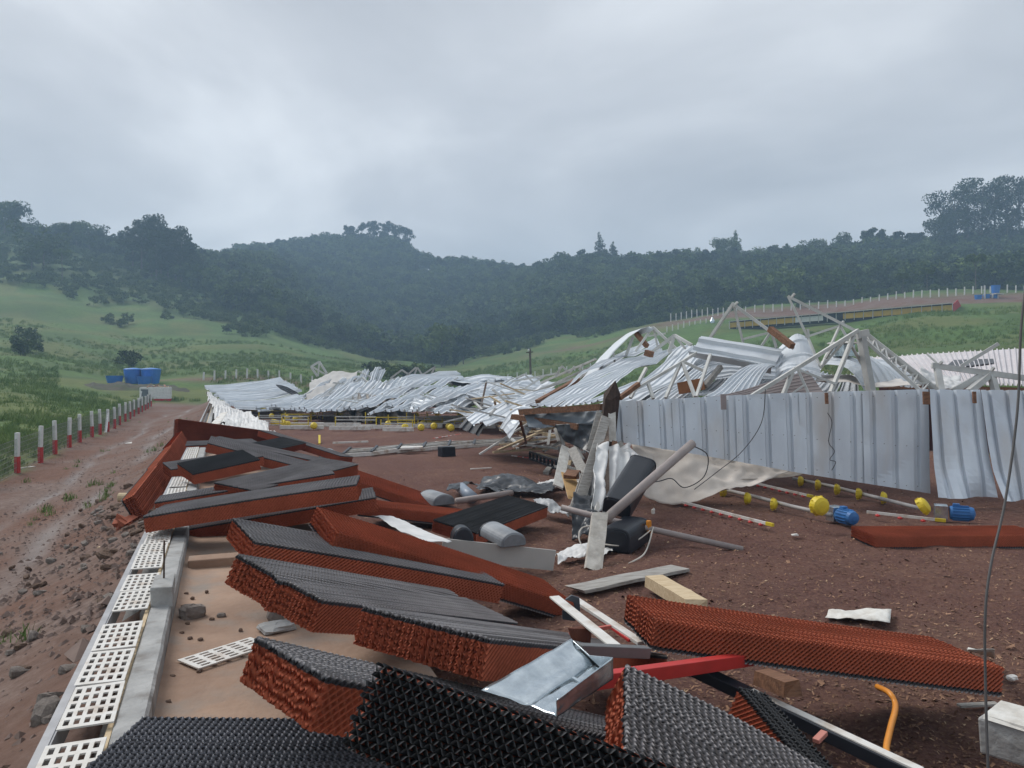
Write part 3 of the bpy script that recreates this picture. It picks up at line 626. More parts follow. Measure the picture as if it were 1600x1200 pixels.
# upright cladding in front of the wreck
def cladding():
    r = empty('fallen_wall_cladding', W(1200, 690, 11.5), 'long upright wall of ribbed pale grey zinc sheets standing over the litter', 'wall')
    top = lambda u: np.interp(u, [950, 1130, 1250, 1447], [629, 618, 613, 608]); bot = lambda u: np.interp(u, [955, 1100, 1250, 1455], [689, 712, 740, 772])
    edges = np.linspace(950, 1447, 6)
    for i in range(5):
        a, b = edges[i], edges[i + 1] + 3; dd = 11.8 - .05 * i + .015 * (i % 2); mb = MB()
        sheet(mb, W(a, top(a) + RNG.uniform(-1, 1), dd), W(a + 4, bot(a), dd - .1), W(b, top(b), dd - .02), W(b + 4, bot(b), dd - .14), ribs=3, nl=24, amp=-.05, wr=.018, seed=i * 2.3)
        mb.build('cladding_sheet', metal_clad, r, solid=.004)
    for i, (a, b, a2, b2) in enumerate([(1453, 1531, 1462, 1556), (1533, 1612, 1558, 1640), (1614, 1700, 1642, 1740)]):
        mb = MB(); dd = 11.5 - .12 * i
        def curl(q, t, s_): 
            return q + (-FW * .45 * max(0, t - .72) ** 1.3 * 2.4 * (.4 + .6 * math.sin(6 * s_ + i)) if t > .72 else 0)
        sheet(mb, W(a, 608 + i, dd), W(a2, 776 + 4 * i, dd - .35), W(b, 609 + i, dd - .04), W(b2, 777 + 5 * i, dd - .4), ribs=3, nl=16, amp=-.05, wr=.025, seed=9 + i, curl=curl)
        mb.build('cladding_sheet', metal_clad, r, solid=.004)
    # patches of bare timber behind the torn top edge
    for u, v0, v1, w in ((1447, 612, 632, .1), (1130, 616, 640, .08), (1291, 614, 631, .045), (1522, 612, 630, .05)):
        part('timber_stud', wood_brown if u != 1130 else metal_taupe, r, lambda m: m.bar(W(u, v0, 11.28), W(u + 1, v1, 11.25), .025, w, up=RT))
    for i in range(70):
        u = RNG.uniform(960, 1445); v = RNG.choice([top(u) + 9, (top(u) + bot(u)) / 2, bot(u) - 8]) + RNG.uniform(-2, 2)
    part('screw_heads', wire_m, r, lambda m: [m.box(W(u, v + RNG.uniform(-2, 2), 11.42 - (u - 950) * .0004), (.010, .010, .010)) for u in np.arange(962, 1450, 17.5) for v in (top(u) + 8, (top(u) * .45 + bot(u) * .55), bot(u) - 9)])['kind'] = 'stuff'
    return r
cladding()

# the pile of roof sheets in the middle right
roofing('big heap of long silvery roof sheets sloping up behind the splintered post', [
    dict(c=[W(822, 643, 15.2), W(1034, 556, 17.5), W(868, 624, 17), W(1030, 540, 19)], n=2, ribs=4, wr=.10, bow=.15, nl=14),
    dict(c=[W(870, 622, 17.2), W(1030, 541, 19), W(905, 600, 18.5), W(1026, 532, 20)], n=1, ribs=4, wr=.08, nl=12, bow=.1),
    dict(c=[W(906, 634, 14.4), W(1062, 550, 16.6), W(824, 643, 15.1), W(1033, 556, 17.4)], n=2, ribs=4, wr=.10, nl=14, bow=.12),
    dict(c=[W(968, 640, 13.2), W(1108, 552, 15.6), W(906, 634, 14.3), W(1062, 550, 16.5)], n=2, ribs=3, wr=.12, nl=14, bow=-.08),
    dict(c=[W(935, 636, 14.5), W(1102, 552, 16), W(985, 604, 16), W(1090, 540, 18)], n=2, ribs=3, wr=.10, nl=12, bow=-.15),
    dict(c=[W(760, 668, 17), W(905, 612, 19), W(730, 655, 19), W(860, 607, 21)], n=2, ribs=4, wr=.16, nl=10),
    dict(c=[W(960, 632, 14.2), W(1100, 556, 17), W(1075, 626, 13.8), W(1150, 566, 16.4)], n=4, ribs=3, wr=.14, nl=12, bow=-.2),
    dict(c=[W(1080, 626, 14), W(1180, 572, 16.2), W(1200, 622, 13.8), W(1290, 572, 15.6)], n=4, ribs=3, wr=.16, nl=12, bow=-.2),
    dict(c=[W(1205, 622, 13.7), W(1285, 580, 14.8), W(1345, 616, 13.2), W(1340, 585, 14.2)], n=3, ribs=3, wr=.14, nl=10, bow=-.1),
    dict(c=[W(1000, 628, 13.6), W(1095, 572, 14.8), W(1060, 628, 13.4), W(1120, 580, 14.2)], n=2, ribs=3, wr=.12, nl=8),
    ])
roofing('folded box shaped length of zinc sheet on top of the heap', [
    dict(c=[W(1077, 547, 13.6), W(1207, 571, 13.3), W(1092, 525, 14.1), W(1219, 545, 13.8)], n=1, ribs=2, wr=.05, nl=10, amp=.06, jump=0),
    dict(c=[W(1079, 556, 13.7), W(1205, 584, 13.4), W(1076, 547.5, 13.59), W(1206.5, 571.5, 13.29)], n=1, ribs=1, wr=.03, nl=10, amp=.0, jump=0)], name='folded_sheet', cat='metal sheet')
roofing('crumpled pale sheets leaning behind the left half of the upright cladding', [
    dict(c=[W(1098, 626, 12.6), W(1218, 556, 14), W(1180, 622, 12.5), W(1225, 566, 13.6)], n=2, ribs=4, wr=.09, nl=10, bow=.18),
    dict(c=[W(1215, 584, 13.2), W(1283, 586, 13), W(1216, 545, 14.2), W(1262, 536, 14.6)], n=1, ribs=3, wr=.12, nl=10, bow=.2),
    dict(c=[W(1095, 590, 15), W(1215, 585, 15), W(1110, 548, 16), W(1215, 556, 16)], n=2, ribs=4, wr=.2, nl=10)], name='crumpled_sheets', cat='metal sheets')
roofing('bluish bent sheets sliding down right of the truss apex', [
    dict(c=[W(1292, 560, 14), W(1372, 606, 13.2), W(1330, 556, 14.6), W(1440, 604, 13.8)], n=2, ribs=3, wr=.1, nl=10, bow=.22),
    dict(c=[W(1270, 575, 13.6), W(1350, 612, 12.8), W(1296, 560, 14), W(1372, 606, 13.2)], n=1, ribs=3, wr=.08, nl=8, bow=.2)], name='bent_sheets', cat='metal sheets')
one(sheet(MB(), W(1096, 626, 12.35), W(1262, 580, 12.7), W(1110, 632, 12.25), W(1292, 622, 12.3), ribs=8, nl=8, amp=.01, wr=.03), 'taupe_panel', metal_taupe, 'flat taupe panel tilted behind the upright cladding', 'panel', solid=.006)
# one sheet that curls up like a tongue
cp = [W(u, v, d) for u, v, d in ((898, 606, 18.5), (918, 582, 18.4), (938, 558, 18.2), (960, 536, 18.0), (978, 522, 17.8), (990, 519, 17.6), (996, 524, 17.4))]
one(ribbon(MB(), cp, W(918, 600, 17.8) - W(898, 606, 18.5) + np.array([0, 0, .0]), 5, .05), 'curled_sheet', metal_white, 'narrow white sheet curling up like a tongue beside the green field', 'metal sheet', smooth=True, solid=.006)
# dark bent sheet in the middle
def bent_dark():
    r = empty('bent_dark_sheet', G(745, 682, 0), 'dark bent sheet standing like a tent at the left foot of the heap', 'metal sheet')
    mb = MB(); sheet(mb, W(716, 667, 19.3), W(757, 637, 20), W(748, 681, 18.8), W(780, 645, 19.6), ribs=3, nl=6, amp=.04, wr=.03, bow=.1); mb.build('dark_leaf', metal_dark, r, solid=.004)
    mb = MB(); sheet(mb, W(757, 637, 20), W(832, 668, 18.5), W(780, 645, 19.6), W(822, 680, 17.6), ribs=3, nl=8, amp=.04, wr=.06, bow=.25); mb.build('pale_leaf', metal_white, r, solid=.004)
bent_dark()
roofing('pale sheet lying curled on the litter behind the brown beams', [dict(c=[W(778, 668, 16.5), W(858, 652, 16), W(792, 682, 15.6), W(866, 668, 15.2)], n=1, ribs=3, wr=.18, nl=10, bow=.25)], name='curled_roof_sheet', cat='metal sheet')

# far roof sections, seen along the wall
roofing('far left roof slope of long white sheets, still in order, over the low wall', [
    dict(c=[W(319, 607, 50), W(438, 594, 52), W(345, 626, 42), W(470, 614, 44)], n=9, ribs=2, wr=.05, amp=.12, nl=8, bow=-.1, jump=.13, slip=.03),
    dict(c=[W(345, 626, 42), W(455, 613, 44), W(372, 642, 36), W(478, 632, 38)], n=7, ribs=2, wr=.06, amp=.11, nl=8, bow=-.15, jump=.13, slip=.04)])
roofing('sagging white roof sheets sweeping up to a peak left of the field', [
    dict(c=[W(398, 641, 37), W(520, 598, 44), W(470, 643, 35), W(565, 590, 42)], n=7, ribs=2, wr=.18, amp=.11, nl=12, bow=-.4, jump=.2, slip=.05),
    dict(c=[W(470, 643, 35), W(560, 592, 42), W(548, 643, 34), W(600, 580, 41)], n=7, ribs=2, wr=.22, amp=.11, nl=12, bow=-.4, jump=.2, slip=.06)])
roofing('white roof sheets with a raised ridge in the middle of the wreck line', [
    dict(c=[W(578, 618, 38), W(716, 584, 40), W(622, 622, 36), W(728, 592, 38)], n=4, ribs=3, wr=.12, amp=.07, nl=10, bow=.25, jump=.16, slip=.04),
    dict(c=[W(610, 630, 36), W(742, 600, 37), W(672, 636, 33), W(770, 612, 34)], n=4, ribs=3, wr=.16, amp=.07, nl=10, bow=-.25, jump=.16, slip=.05),
    dict(c=[W(700, 606, 36), W(760, 595, 36), W(706, 596, 40), W(812, 591, 40)], n=2, ribs=3, wr=.2, amp=.07, nl=8, m=metal_white)])
roofing('low grey sheets lying flat between the ridge and the big heap', [
    dict(c=[W(735, 618, 32), W(850, 604, 33), W(720, 600, 38), W(835, 592, 40)], n=4, ribs=3, wr=.3, amp=.07, nl=10, jump=.2, slip=.08),
    dict(c=[W(742, 636, 26), W(880, 622, 25), W(745, 618, 30), W(862, 606, 31)], n=4, ribs=3, wr=.32, amp=.06, nl=10, jump=.25, slip=.1),
    dict(c=[W(640, 640, 31), W(760, 652, 26), W(660, 628, 34), W(765, 630, 30)], n=3, ribs=3, wr=.22, amp=.06, nl=10, jump=.2, slip=.1)])
roofing('tangled bank of buckled sheets filling the middle distance above the feeder frames', [
    dict(c=[W(470, 646, 33.5), W(545, 602, 39), W(560, 646, 32.5), W(640, 598, 38)], n=6, ribs=2, wr=.13, amp=.1, nl=12, jump=.22, slip=.1, bow=-.2),
    dict(c=[W(556, 642, 33), W(650, 600, 37), W(640, 645, 31.5), W(735, 606, 35)], n=6, ribs=2, wr=.13, amp=.1, nl=12, jump=.22, slip=.1),
    dict(c=[W(640, 646, 30), W(735, 608, 33.5), W(728, 648, 27.5), W(825, 604, 31)], n=6, ribs=2, wr=.15, amp=.1, nl=12, jump=.25, slip=.12)])
def gap_shade(u0, v0, u1, v1, d, label):  # extra dark sheet whose colour stands in for shade in a gap
    one(sheet(MB(), W(u0, v0, d), W(u1, v1, d), W(u0 + 8, v0 + 9, d - .5), W(u1 + 10, v1 + 10, d - .5), ribs=3, nl=4, amp=.05, wr=.1), 'gap_shade_sheet', metal_dark, label, 'metal sheet', solid=.004)
gap_shade(430, 602, 464, 612, 42.0, 'dark sheet added as shade in the broken ridge of the far left roof')
gap_shade(700, 592, 736, 597, 36.5, 'dark sheet added as shade below the raised ridge')

# crumpled cloth: side curtains and liners
def cloth(name, label, corners, mat_, amp=.15, fr=2.0, n=36, m=26, sag=.0, seed=0, cat='tarp', folds=0, group=None):
    c00, c10, c01, c11 = [np.asarray(q, float) for q in corners]; nr = np.cross(c10 - c00, c01 - c00); nr /= np.linalg.norm(nr) + 1e-9
    P = np.zeros((n, m, 3))
    for i in range(n):
        for j in range(m):
            a, b = i / (n - 1), j / (m - 1); q = (c00 * (1 - a) + c10 * a) * (1 - b) + (c01 * (1 - a) + c11 * a) * b
            k = mnoise.noise((q[0] * fr + seed * 5, q[1] * fr, q[2] * fr)) + .5 * abs(mnoise.noise((q[0] * fr * 2.6, q[1] * fr * 2.6 + seed, q[2] * fr * 2.6))) + .2 * mnoise.noise((q[0] * fr * 6, q[1] * fr * 6 + seed, q[2] * fr * 6))
            f_ = math.sin(a * folds * 2 * math.pi + 2 * mnoise.noise((a * 4, b * 2, seed))) * .5 if folds else 0
            q = q + nr * amp * (k + f_) + np.array([0, 0, -sag * math.sin(math.pi * a) * b])
            P[i, j] = q
    return one(MB().grid(P), name, mat_, label, cat, group, smooth=True, solid=.003)
cloth('cream_tarp', 'cream tarp hanging in a belly under the upright cladding', [W(985, 690, 12), W(1245, 735, 11.9), W(1000, 762, 11.4), W(1130, 768, 11.2)], tarp_cream, .14, 1.4, sag=.22, seed=1)
cloth('cream_tarp', 'strip of cream tarp trailing off below the cladding above the yellow pans', [W(1110, 705, 12.0), W(1260, 738, 12.0), W(1110, 752, 11.6), W(1240, 744, 11.8)], tarp_cream, .08, 1.8, seed=2)
cloth('white_curtain', 'white cloth hanging in folds beside the wooden posts', [W(936, 690, 10.6), W(990, 690, 11.2), W(928, 800, 9.2), W(972, 795, 9.8)], tarp_white, .10, 1.6, folds=3, seed=3)
cloth('white_curtain', 'crumpled white curtain spilling along the low wall below the far roof', [W(322, 612, 46), W(372, 642, 36), W(338, 655, 26), W(462, 690, 19)], tarp_white, .28, .8, n=60, m=30, seed=4)
cloth('white_curtain', 'silvery bundle of curtain ending at the back of the pads', [W(372, 640, 34), W(430, 672, 20), W(345, 668, 20), W(462, 692, 17.5)], tarp_white, .3, 1.3, n=44, m=26, seed=5)
cloth('white_board', 'smooth white board slanting down onto the farthest pads', [W(345, 645, 22), W(356, 643, 22), W(320, 672, 19.5), W(338, 672, 19.5)], plastic_white, .01, .5, n=6, m=4, seed=6, cat='board')
cloth('grey_liner', 'pale grey liner cloth draped over the trusses at the far peak', [W(486, 590, 45), W(560, 580, 44), W(478, 625, 40), W(548, 622, 38)], mat('grey_liner', (.50, .49, .47), (.40, .39, .375), scale=1, rough=.8), .35, .6, n=40, m=30, seed=7)
cloth('grey_liner', 'torn brownish liner hanging in the gap below the white ridge', [W(552, 622, 36), W(612, 618, 36), W(545, 652, 33), W(655, 655, 32)], mat('brown_liner', (.33, .30, .27), (.20, .18, .16), scale=1, rough=.9), .4, .8, n=36, m=20, seed=8, folds=5)
cloth('white_liner', 'white liner lying low in front of the right hand roof', [W(1270, 600, 13), W(1440, 605, 12.6), W(1278, 586, 13.8), W(1400, 590, 13.6)], mat('liner_white', (.70, .66, .62), (.6, .56, .52), scale=1, rough=.8), .09, 1.2, seed=9)
cloth('torn_bag', 'torn white foam sheet bundle above the right end of the cladding', [W(1437, 572, 14), W(1500, 588, 14), W(1442, 604, 13.4), W(1506, 606, 13.4)], tarp_white, .14, 2.2, seed=10, cat='foam')
cloth('black_film', 'sheet of black plastic film crumpled on the litter', [W(697, 768, 11.9), W(790, 752, 13.5), W(705, 757, 13), W(800, 772, 12)], tarp_black, .12, 2.2, seed=11, cat='film')
cloth('black_film', 'strip of black film twisted along the grey pipe', [G(742, 770) + [0, 0, .1], G(862, 782) + [0, 0, .12], G(760, 758) + [0, 0, .16], G(872, 772) + [0, 0, .2]], tarp_black, .10, 2.6, seed=12, cat='film')
cloth('silver_film', 'torn silvery film at the end of the pole by the wooden posts', [W(832, 774, 11), W(892, 790, 10.2), W(842, 792, 10.4), W(888, 800, 9.9)], tarp_silver, .13, 3, seed=13, cat='film')
cloth('dark_tarp', 'dark blue grey tarp hanging under the brown beams', [W(820, 648, 13.2), W(942, 638, 12.2), W(826, 668, 13), W(925, 668, 12.2)], mat('slate_tarp', (.20, .235, .27), (.13, .155, .185), scale=2, rough=.5), .12, 1.6, seed=14)
cloth('black_tarp', 'black tarp bunched in the shade behind the leaning grey plank', [W(872, 664, 12.6), W(945, 660, 11.8), W(885, 690, 12.4), W(938, 720, 11.4)], tarp_black, .15, 1.6, seed=15)
cloth('white_cloth', 'torn white sack caught on the end of the grey board', [G(872, 890) + [0, 0, .06], G(915, 878) + [0, 0, .05], W(868, 862, 8.1), W(925, 850, 8.4)], tarp_white, .07, 4, seed=16, cat='sack')
cloth('white_cloth', 'white film folded beneath the lower black bin', [G(925, 888) + [0, 0, .03], G(958, 868) + [0, 0, .05], W(930, 865, 8.3), W(955, 852, 8.5)], tarp_white, .05, 4, seed=17, cat='film')
cloth('white_film', 'white sheeting with a red rim lying under the long orange pad', [W(580, 806, 8), W(668, 848, 6.7), W(610, 806, 8.3), W(706, 846, 7.0)], tarp_white, .03, 2, seed=18, cat='sheeting')
cloth('black_sack', 'crumpled black sack at the foot of the grey planks', [G(892, 838, .05), G(935, 842, .05), W(898, 775, 9.6), W(932, 770, 9.7)], tarp_black, .2, 2.2, seed=41, cat='sack')
cloth('white_film', 'torn white film hanging between the grey planks', [W(905, 735, 10.8), W(934, 720, 11), W(908, 790, 10), W(930, 795, 9.8)], tarp_silver, .12, 2.4, seed=42, cat='film', folds=2)
cloth('clear_film', 'pale film trailing from the upper black bin to the pole', [W(985, 700, 11), W(1030, 735, 10.2), W(975, 705, 11), W(1000, 735, 10.3)], tarp_silver, .06, 4, seed=19, cat='film')
cloth('grey_cloth', 'white rag on the litter left of the leaning grey plank', [G(835, 775) + [0, 0, .08], G(892, 765) + [0, 0, .12], G(842, 765) + [0, 0, .12], G(890, 757) + [0, 0, .15]], tarp_white, .07, 4, seed=20, cat='rag')

# ------------------------------------------------------------------ trusses
def truss(label, segs, dflt, r=.025, name='roof_truss', material=None):
    pts = [W(*s_[0], s_[2] if len(s_) > 2 else dflt) for s_ in segs]; base = min(pts, key=lambda p: p[2])
    e_ = empty(name, base, label, 'truss')
    for s_ in segs:
        (u0, v0), (u1, v1) = s_[0], s_[1]; d0 = s_[2] if len(s_) > 2 else dflt; d1 = s_[3] if len(s_) > 3 else d0; rr = s_[4] if len(s_) > 4 else r
        nm = 'chord' if rr >= r else 'web_bar'
        part(nm, material or truss_m, e_, lambda m: m.bar(W(u0, v0, d0), W(u1, v1, d1), rr * 2, rr * 2))
    return e_
a = .018
truss('tall white truss whose apex stands against the dark forest, left one', [((1146, 474), (1108, 530), 14.2, 14.6), ((1144, 474), (1240, 545), 14.2, 13.6), ((1146, 476), (1161, 535), 14.2, 14.2, a), ((1160, 530), (1205, 519), 14.2, 13.9, a), ((1204, 519), (1190, 540), 13.9, 13.9, a), ((1205, 519), (1213, 543), 13.9, 13.8, a), ((1146, 480), (1152, 472), 14.2, 14.1, a)], 14.2)
truss('tallest truss with a long bar slanting down to the right from its tip', [((1231, 463), (1347, 522), 14, 13.4), ((1231, 463), (1262, 527), 14, 13.8, a), ((1262, 527), (1282, 575), 13.8, 13.4, a), ((1258, 527), (1312, 509), 13.8, 13.6, a), ((1313, 507), (1282, 575), 13.6, 13.4, a), ((1313, 510), (1326, 532), 13.6, 13.5, a), ((1234, 468), (1241, 459), 14, 13.9, a), ((1312, 509), (1318, 502), 13.6, 13.6, a), ((1263, 527), (1262, 514), 13.8, 13.8, a)], 14)
truss('white A shaped truss in front, its apex right over the cladding', [((1341, 516), (1174, 619), 12.6, 12.1), ((1334, 524), (1298, 613), 12.6, 12.3), ((1329, 538), (1360, 592), 12.6, 13, a), ((1238, 582), (1224, 616), 12.3, 12.2), ((1246, 576), (1263, 614), 12.3, 12.2, a), ((1240, 575), (1306, 600), 12.3, 12.3, a), ((1322, 530), (1282, 575), 12.6, 12.8, a), ((1303, 540), (1290, 560), 12.6, 12.8, a), ((1230, 620), (1256, 602), 12.2, 12.2, .012)], 12.4, r=.028)
def lattice(label, A0, A1, B0, B1, n, rc=.025, rw=.012, name='lattice_beam'):
    e_ = empty(name, min([A0, A1, B0, B1], key=lambda p: p[2]), label, 'lattice beam')
    off = FW * .16
    for P, Q in ((A0, A1), (B0, B1), (A0 + off, A1 + off)): part('chord', truss_m, e_, lambda m: m.bar(P, Q, rc * 2))
    for i in range(n):
        t, t2 = i / n, (i + 1) / n; P = A0 + (A1 - A0) * t; Q = B0 + (B1 - B0) * t2; S_ = B0 + (B1 - B0) * t
        part('web_bar', truss_m, e_, lambda m: m.bar(P, Q, rw * 2)); part('web_bar', truss_m, e_, lambda m: m.bar(P, S_, rw * 2))
        part('web_bar', truss_m, e_, lambda m: m.bar(P + off, Q, rw * 2))
    return e_
lattice('double chord lattice beam slanting down right from the A shaped apex', W(1350, 518, 12.9), W(1470, 612, 12.2), W(1350, 530, 12.8), W(1440, 612, 12.1), 7)
part_root = empty('steel_post', W(1361, 612, 12.5), 'broad grey channel post standing under the truss apex', 'post')
part('post_shaft', mat('grey_post', (.46, .46, .45), (.34, .34, .33), scale=3, rough=.6), part_root, lambda m: m.bar(W(1344, 520, 12.7), W(1361, 613, 12.5), .19, .08, up=RT))
part('cap_plate', truss_m, part_root, lambda m: m.bar(W(1338, 524, 12.65), W(1356, 520, 12.65), .12, .12))
truss('long bar with splayed struts lying over the right hand roof', [((1456, 571), (1625, 594), 12.4, 12), ((1464, 573), (1471, 612), 12.4, 12.2), ((1548, 582), (1556, 612), 12.2, 12.1), ((1545, 581), (1488, 611), 12.2, 12.3), ((1550, 582), (1514, 612), 12.2, 12.1), ((1545, 585), (1553, 574), 12.2, 12.1, a), ((1463, 574), (1472, 565), 12.4, 12.3, a), ((1448, 553), (1470, 573), 12.6, 12.4, .012)], 12.3, r=.045)
truss('single thin pole sticking up at an angle before the right hand roof', [((1502, 572), (1560, 537), 13.2, 13)], 13, r=.028, name='loose_pole')
truss('white truss peak left of the folded sheet, with a short crossbar', [((1020, 511), (993, 549), 17, 17), ((1020, 511), (1059, 547), 17, 16.6), ((1021, 512), (1027, 540), 17, 17, a), ((1013, 525), (1040, 521), 17, 17, a)], 17)
truss('small truss peak right beside the folded sheet', [((1054, 524), (1016, 552), 16, 16.3), ((1054, 524), (1080, 539), 16, 15.6), ((1053, 526), (1046, 552), 16, 16), ((1056, 527), (1071, 545), 16, 15.8, a), ((1050, 532), (1044, 549), 16, 16, a)], 16, r=.03)
truss('thin truss standing over the hole in the heap', [((966, 624), (1065, 566), 13, 13.4), ((1065, 566), (1088, 551), 13.4, 13.6), ((1066, 566), (1086, 620), 13.4, 12.8), ((1063, 568), (1040, 622), 13.4, 13), ((1067, 565), (1101, 580), 13.4, 13.2), ((1110, 554), (1088, 620), 13.4, 12.8), ((1012, 597), (1021, 623), 13.2, 13), ((1010, 575), (985, 622), 13.4, 13)], 13.2, r=.024)
truss('struts propping the curled tongue of sheet', [((989, 526), (978, 556), 17.6, 17.6), ((958, 550), (961, 568), 17.6, 17.6, .02)], 17.6, r=.03)
truss('bent open frame rising at the far left peak', [((486, 573), (499, 565), 46, 46), ((499, 565), (511, 584), 46, 46), ((486, 573), (496, 588), 46, 46), ((499, 566), (497, 588), 46, 46, .04), ((488, 573), (510, 586), 46, 46, .04)], 46, r=.055)
truss('row of thin truss webs sticking up behind the raised ridge', [((610, 591), (628, 578), 43, 43), ((628, 578), (646, 590), 43, 43), ((646, 590), (652, 574), 43, 43), ((652, 574), (660, 586), 43, 43), ((610, 592), (632, 590), 43, 43), ((655, 589), (680, 573), 42, 42), ((680, 573), (674, 584), 42, 42), ((632, 590), (650, 574), 43, 43)], 43, r=.045)
truss('tangle of thin truss bars left of the curled sheet', [((845, 598), (931, 561), 26, 24), ((852, 606), (935, 568), 26, 24), ((868, 588), (878, 572), 25, 25), ((878, 572), (890, 583), 25, 25), ((890, 583), (898, 572), 24, 24), ((880, 612), (926, 575), 24, 23), ((834, 612), (900, 590), 24, 24), ((800, 596), (872, 583), 28, 27), ((905, 578), (912, 568), 24, 24)], 25, r=.03)
truss('bars crossing the liner cloth at the far peak', [((520, 598), (580, 605), 39, 39), ((560, 580), (600, 600), 41, 40), ((535, 612), (566, 590), 39, 39), ((566, 590), (590, 610), 39, 38), ((590, 610), (612, 592), 38, 38), ((510, 618), (530, 596), 40, 40)], 40, r=.04)
truss('low bars jutting above the flat grey sheets', [((700, 600), (716, 590), 37, 37), ((745, 600), (790, 597), 35, 35), ((775, 604), (820, 585), 32, 31), ((820, 585), (836, 600), 31, 31), ((812, 612), (850, 588), 29, 29)], 34, r=.035)
truss('brown beam end sticking out at the tip of the curled sheet', [((994, 521), (1011, 541), 17.3, 17)], 17, r=.045, name='timber_beam', material=wood_brown)
truss('thick brown beam jutting up behind the folded sheet', [((1203, 514), (1238, 541), 13.7, 13.2)], 13.5, r=.05, name='timber_beam', material=wood_brown)
truss('short brown block on the grey sheet below the small truss peak', [((1009, 551), (1019, 554), 15.6, 15.5)], 15.6, r=.06, name='timber_block', material=wood_brown)
truss('orange brown board inside the hole in the heap', [((1062, 607), (1098, 600), 13.4, 13.2)], 13.3, r=.10, name='timber_board', material=mat('orange_timber', (.38, .17, .08), (.28, .12, .06), scale=4, rough=.8))
truss('grey brown beam leaning across the hole in the heap', [((1101, 604), (1126, 573), 13.3, 13.6)], 13.5, r=.04, name='timber_beam', material=wood_grey)
# a ventilator cowl on the heap
v_ = empty('roof_fan', W(1318, 557, 13.6), 'small grey fan housing with a white lid under the truss apex', 'fan')
part('fan_body', galv, v_, lambda m: m.lathe(W(1317, 557, 13.6), [(.2, 0), (.2, .2), (.14, .26)], n=16)); part('fan_lid', plastic_white, v_, lambda m: m.lathe(W(1318, 537, 13.6), [(.02, .05), (.26, .02), (.28, 0), (.02, -.01)], n=18))

# loose laths and purlins heaped between the trusses
def lath(u, v, d, rng, L, label, group, mt, w=.05, pit=.25):
    p = W(u, v, d); az = rng.uniform(0, math.pi); pi_ = rng.normal(0, pit); dv = np.array([math.cos(az) * math.cos(pi_), math.sin(az) * math.cos(pi_), math.sin(pi_)]) * L / 2
    if p[2] - abs(dv[2]) < .03: p[2] = abs(dv[2]) + .04
    one(MB().bar(p - dv, p + dv, w, w * .6), 'loose_lath', mt, label, 'lath', group)
rng = np.random.default_rng(3)
for i in range(58):
    u = rng.uniform(740, 905); v = rng.uniform(612, 660) if u < 860 else rng.uniform(640, 670)
    d = np.interp(v, [600, 625, 650, 670], [30, 24, 18.5, 16]) * rng.uniform(.95, 1.08)
    lath(u, v, d, rng, rng.uniform(1.2, 3.2), 'thin pale lath tangled in the low wreckage left of the heap', 'laths left of the heap', truss_m if rng.random() < .6 else wood_pale, .06)
for i in range(46):
    u = rng.uniform(800, 930); z = rng.uniform(.03, .25); v = rng.uniform(664, 705); p = G(u, v, z); d = float(p @ FW)
    lath(u, v, d, rng, rng.uniform(.7, 2.2), 'splintered board lying on the litter at the foot of the heap', 'boards at the foot of the heap', [wood_pale, wood_grey, truss_m, wood_brown][rng.integers(4)], .08, .12)
for i in range(20):
    u = rng.uniform(560, 760); v = rng.uniform(612, 640); d = np.interp(v, [600, 640], [40, 32])
    lath(u, v, d, rng, rng.uniform(1.5, 4), 'thin bar lying among the far white sheets', 'bars among the far sheets', truss_m, .07)

# ------------------------------------------------------------------ things round the splintered post
def plank(label, p0, p1, w, h, m, name='plank', up=UP, cat='plank', **k):
    # a sawn board with slightly uneven ends
    x, y, z, L = axes(p0, p1, up); n = 6; mb = MB(); P = []
    for i in range(n + 1):
        t = i / n; c = np.asarray(p0) * (1 - t) + np.asarray(p1) * t + z * .012 * L * math.sin(math.pi * t) * RNG.uniform(-.4, .4)
        P.append([c + y * a_ * w / 2 * RNG.uniform(.96, 1.0) + z * b_ * h / 2 + (x * RNG.normal(0, w * .12) if i in (0, n) else 0) for a_, b_ in ((-1, -1), (1, -1), (1, 1), (-1, 1))])
    v = np.array(P).reshape(-1, 3)
    f = [(4 * i + k, 4 * i + (k + 1) % 4, 4 * i + 4 + (k + 1) % 4, 4 * i + 4 + k) for i in range(n) for k in range(4)] + [(3, 2, 1, 0), (4 * n, 4 * n + 1, 4 * n + 2, 4 * n + 3)]
    return one(mb.add(v, f), name, m, label, cat, **k)
def splinter(label, base, top, w, m, name='splintered_post'):
    x, y, z, L = axes(base, top); mb = MB(); n = 8
    ring = [(-1, -.8), (-.2, -1), (.8, -.9), (1, .1), (.7, 1), (-.3, .9), (-1, .4)]
    v = [np.asarray(base) + y * a_ * w / 2 + z * b_ * w / 2 for a_, b_ in ring] + [np.asarray(base) + x * L * RNG.uniform(.72, .86) + y * a_ * w / 2 + z * b_ * w / 2 for a_, b_ in ring] + [np.asarray(top) + y * w * .1]
    k = len(ring); f = [(i, (i + 1) % k, k + (i + 1) % k, k + i) for i in range(k)] + [(k + i, k + (i + 1) % k, 2 * k) for i in range(k)] + [tuple(range(k))[::-1]]
    return one(mb.add(v, f), name, m, label, 'post')
splinter('dark brown splintered post sticking up left of the upright cladding', W(948, 700, 11.6), W(959, 594, 11.4), .24, mat('dark_timber', (.085, .055, .045), (.04, .028, .024), scale=5, rough=.85, bump=.4, stretch=(6, 6, 1)))
splinter('shorter dark splinter beside the dark brown post', W(950, 690, 11.8), W(951, 617, 11.7), .12, MAT['dark_timber'])
plank('brown upright plank below the splintered post', W(944, 800, 9.6), W(944, 655, 11.4), .13, .05, mat('grey_brown_wood', (.24, .18, .14), (.14, .10, .08), scale=5, rough=.85, bump=.3, stretch=(6, 6, 1)), up=FW)
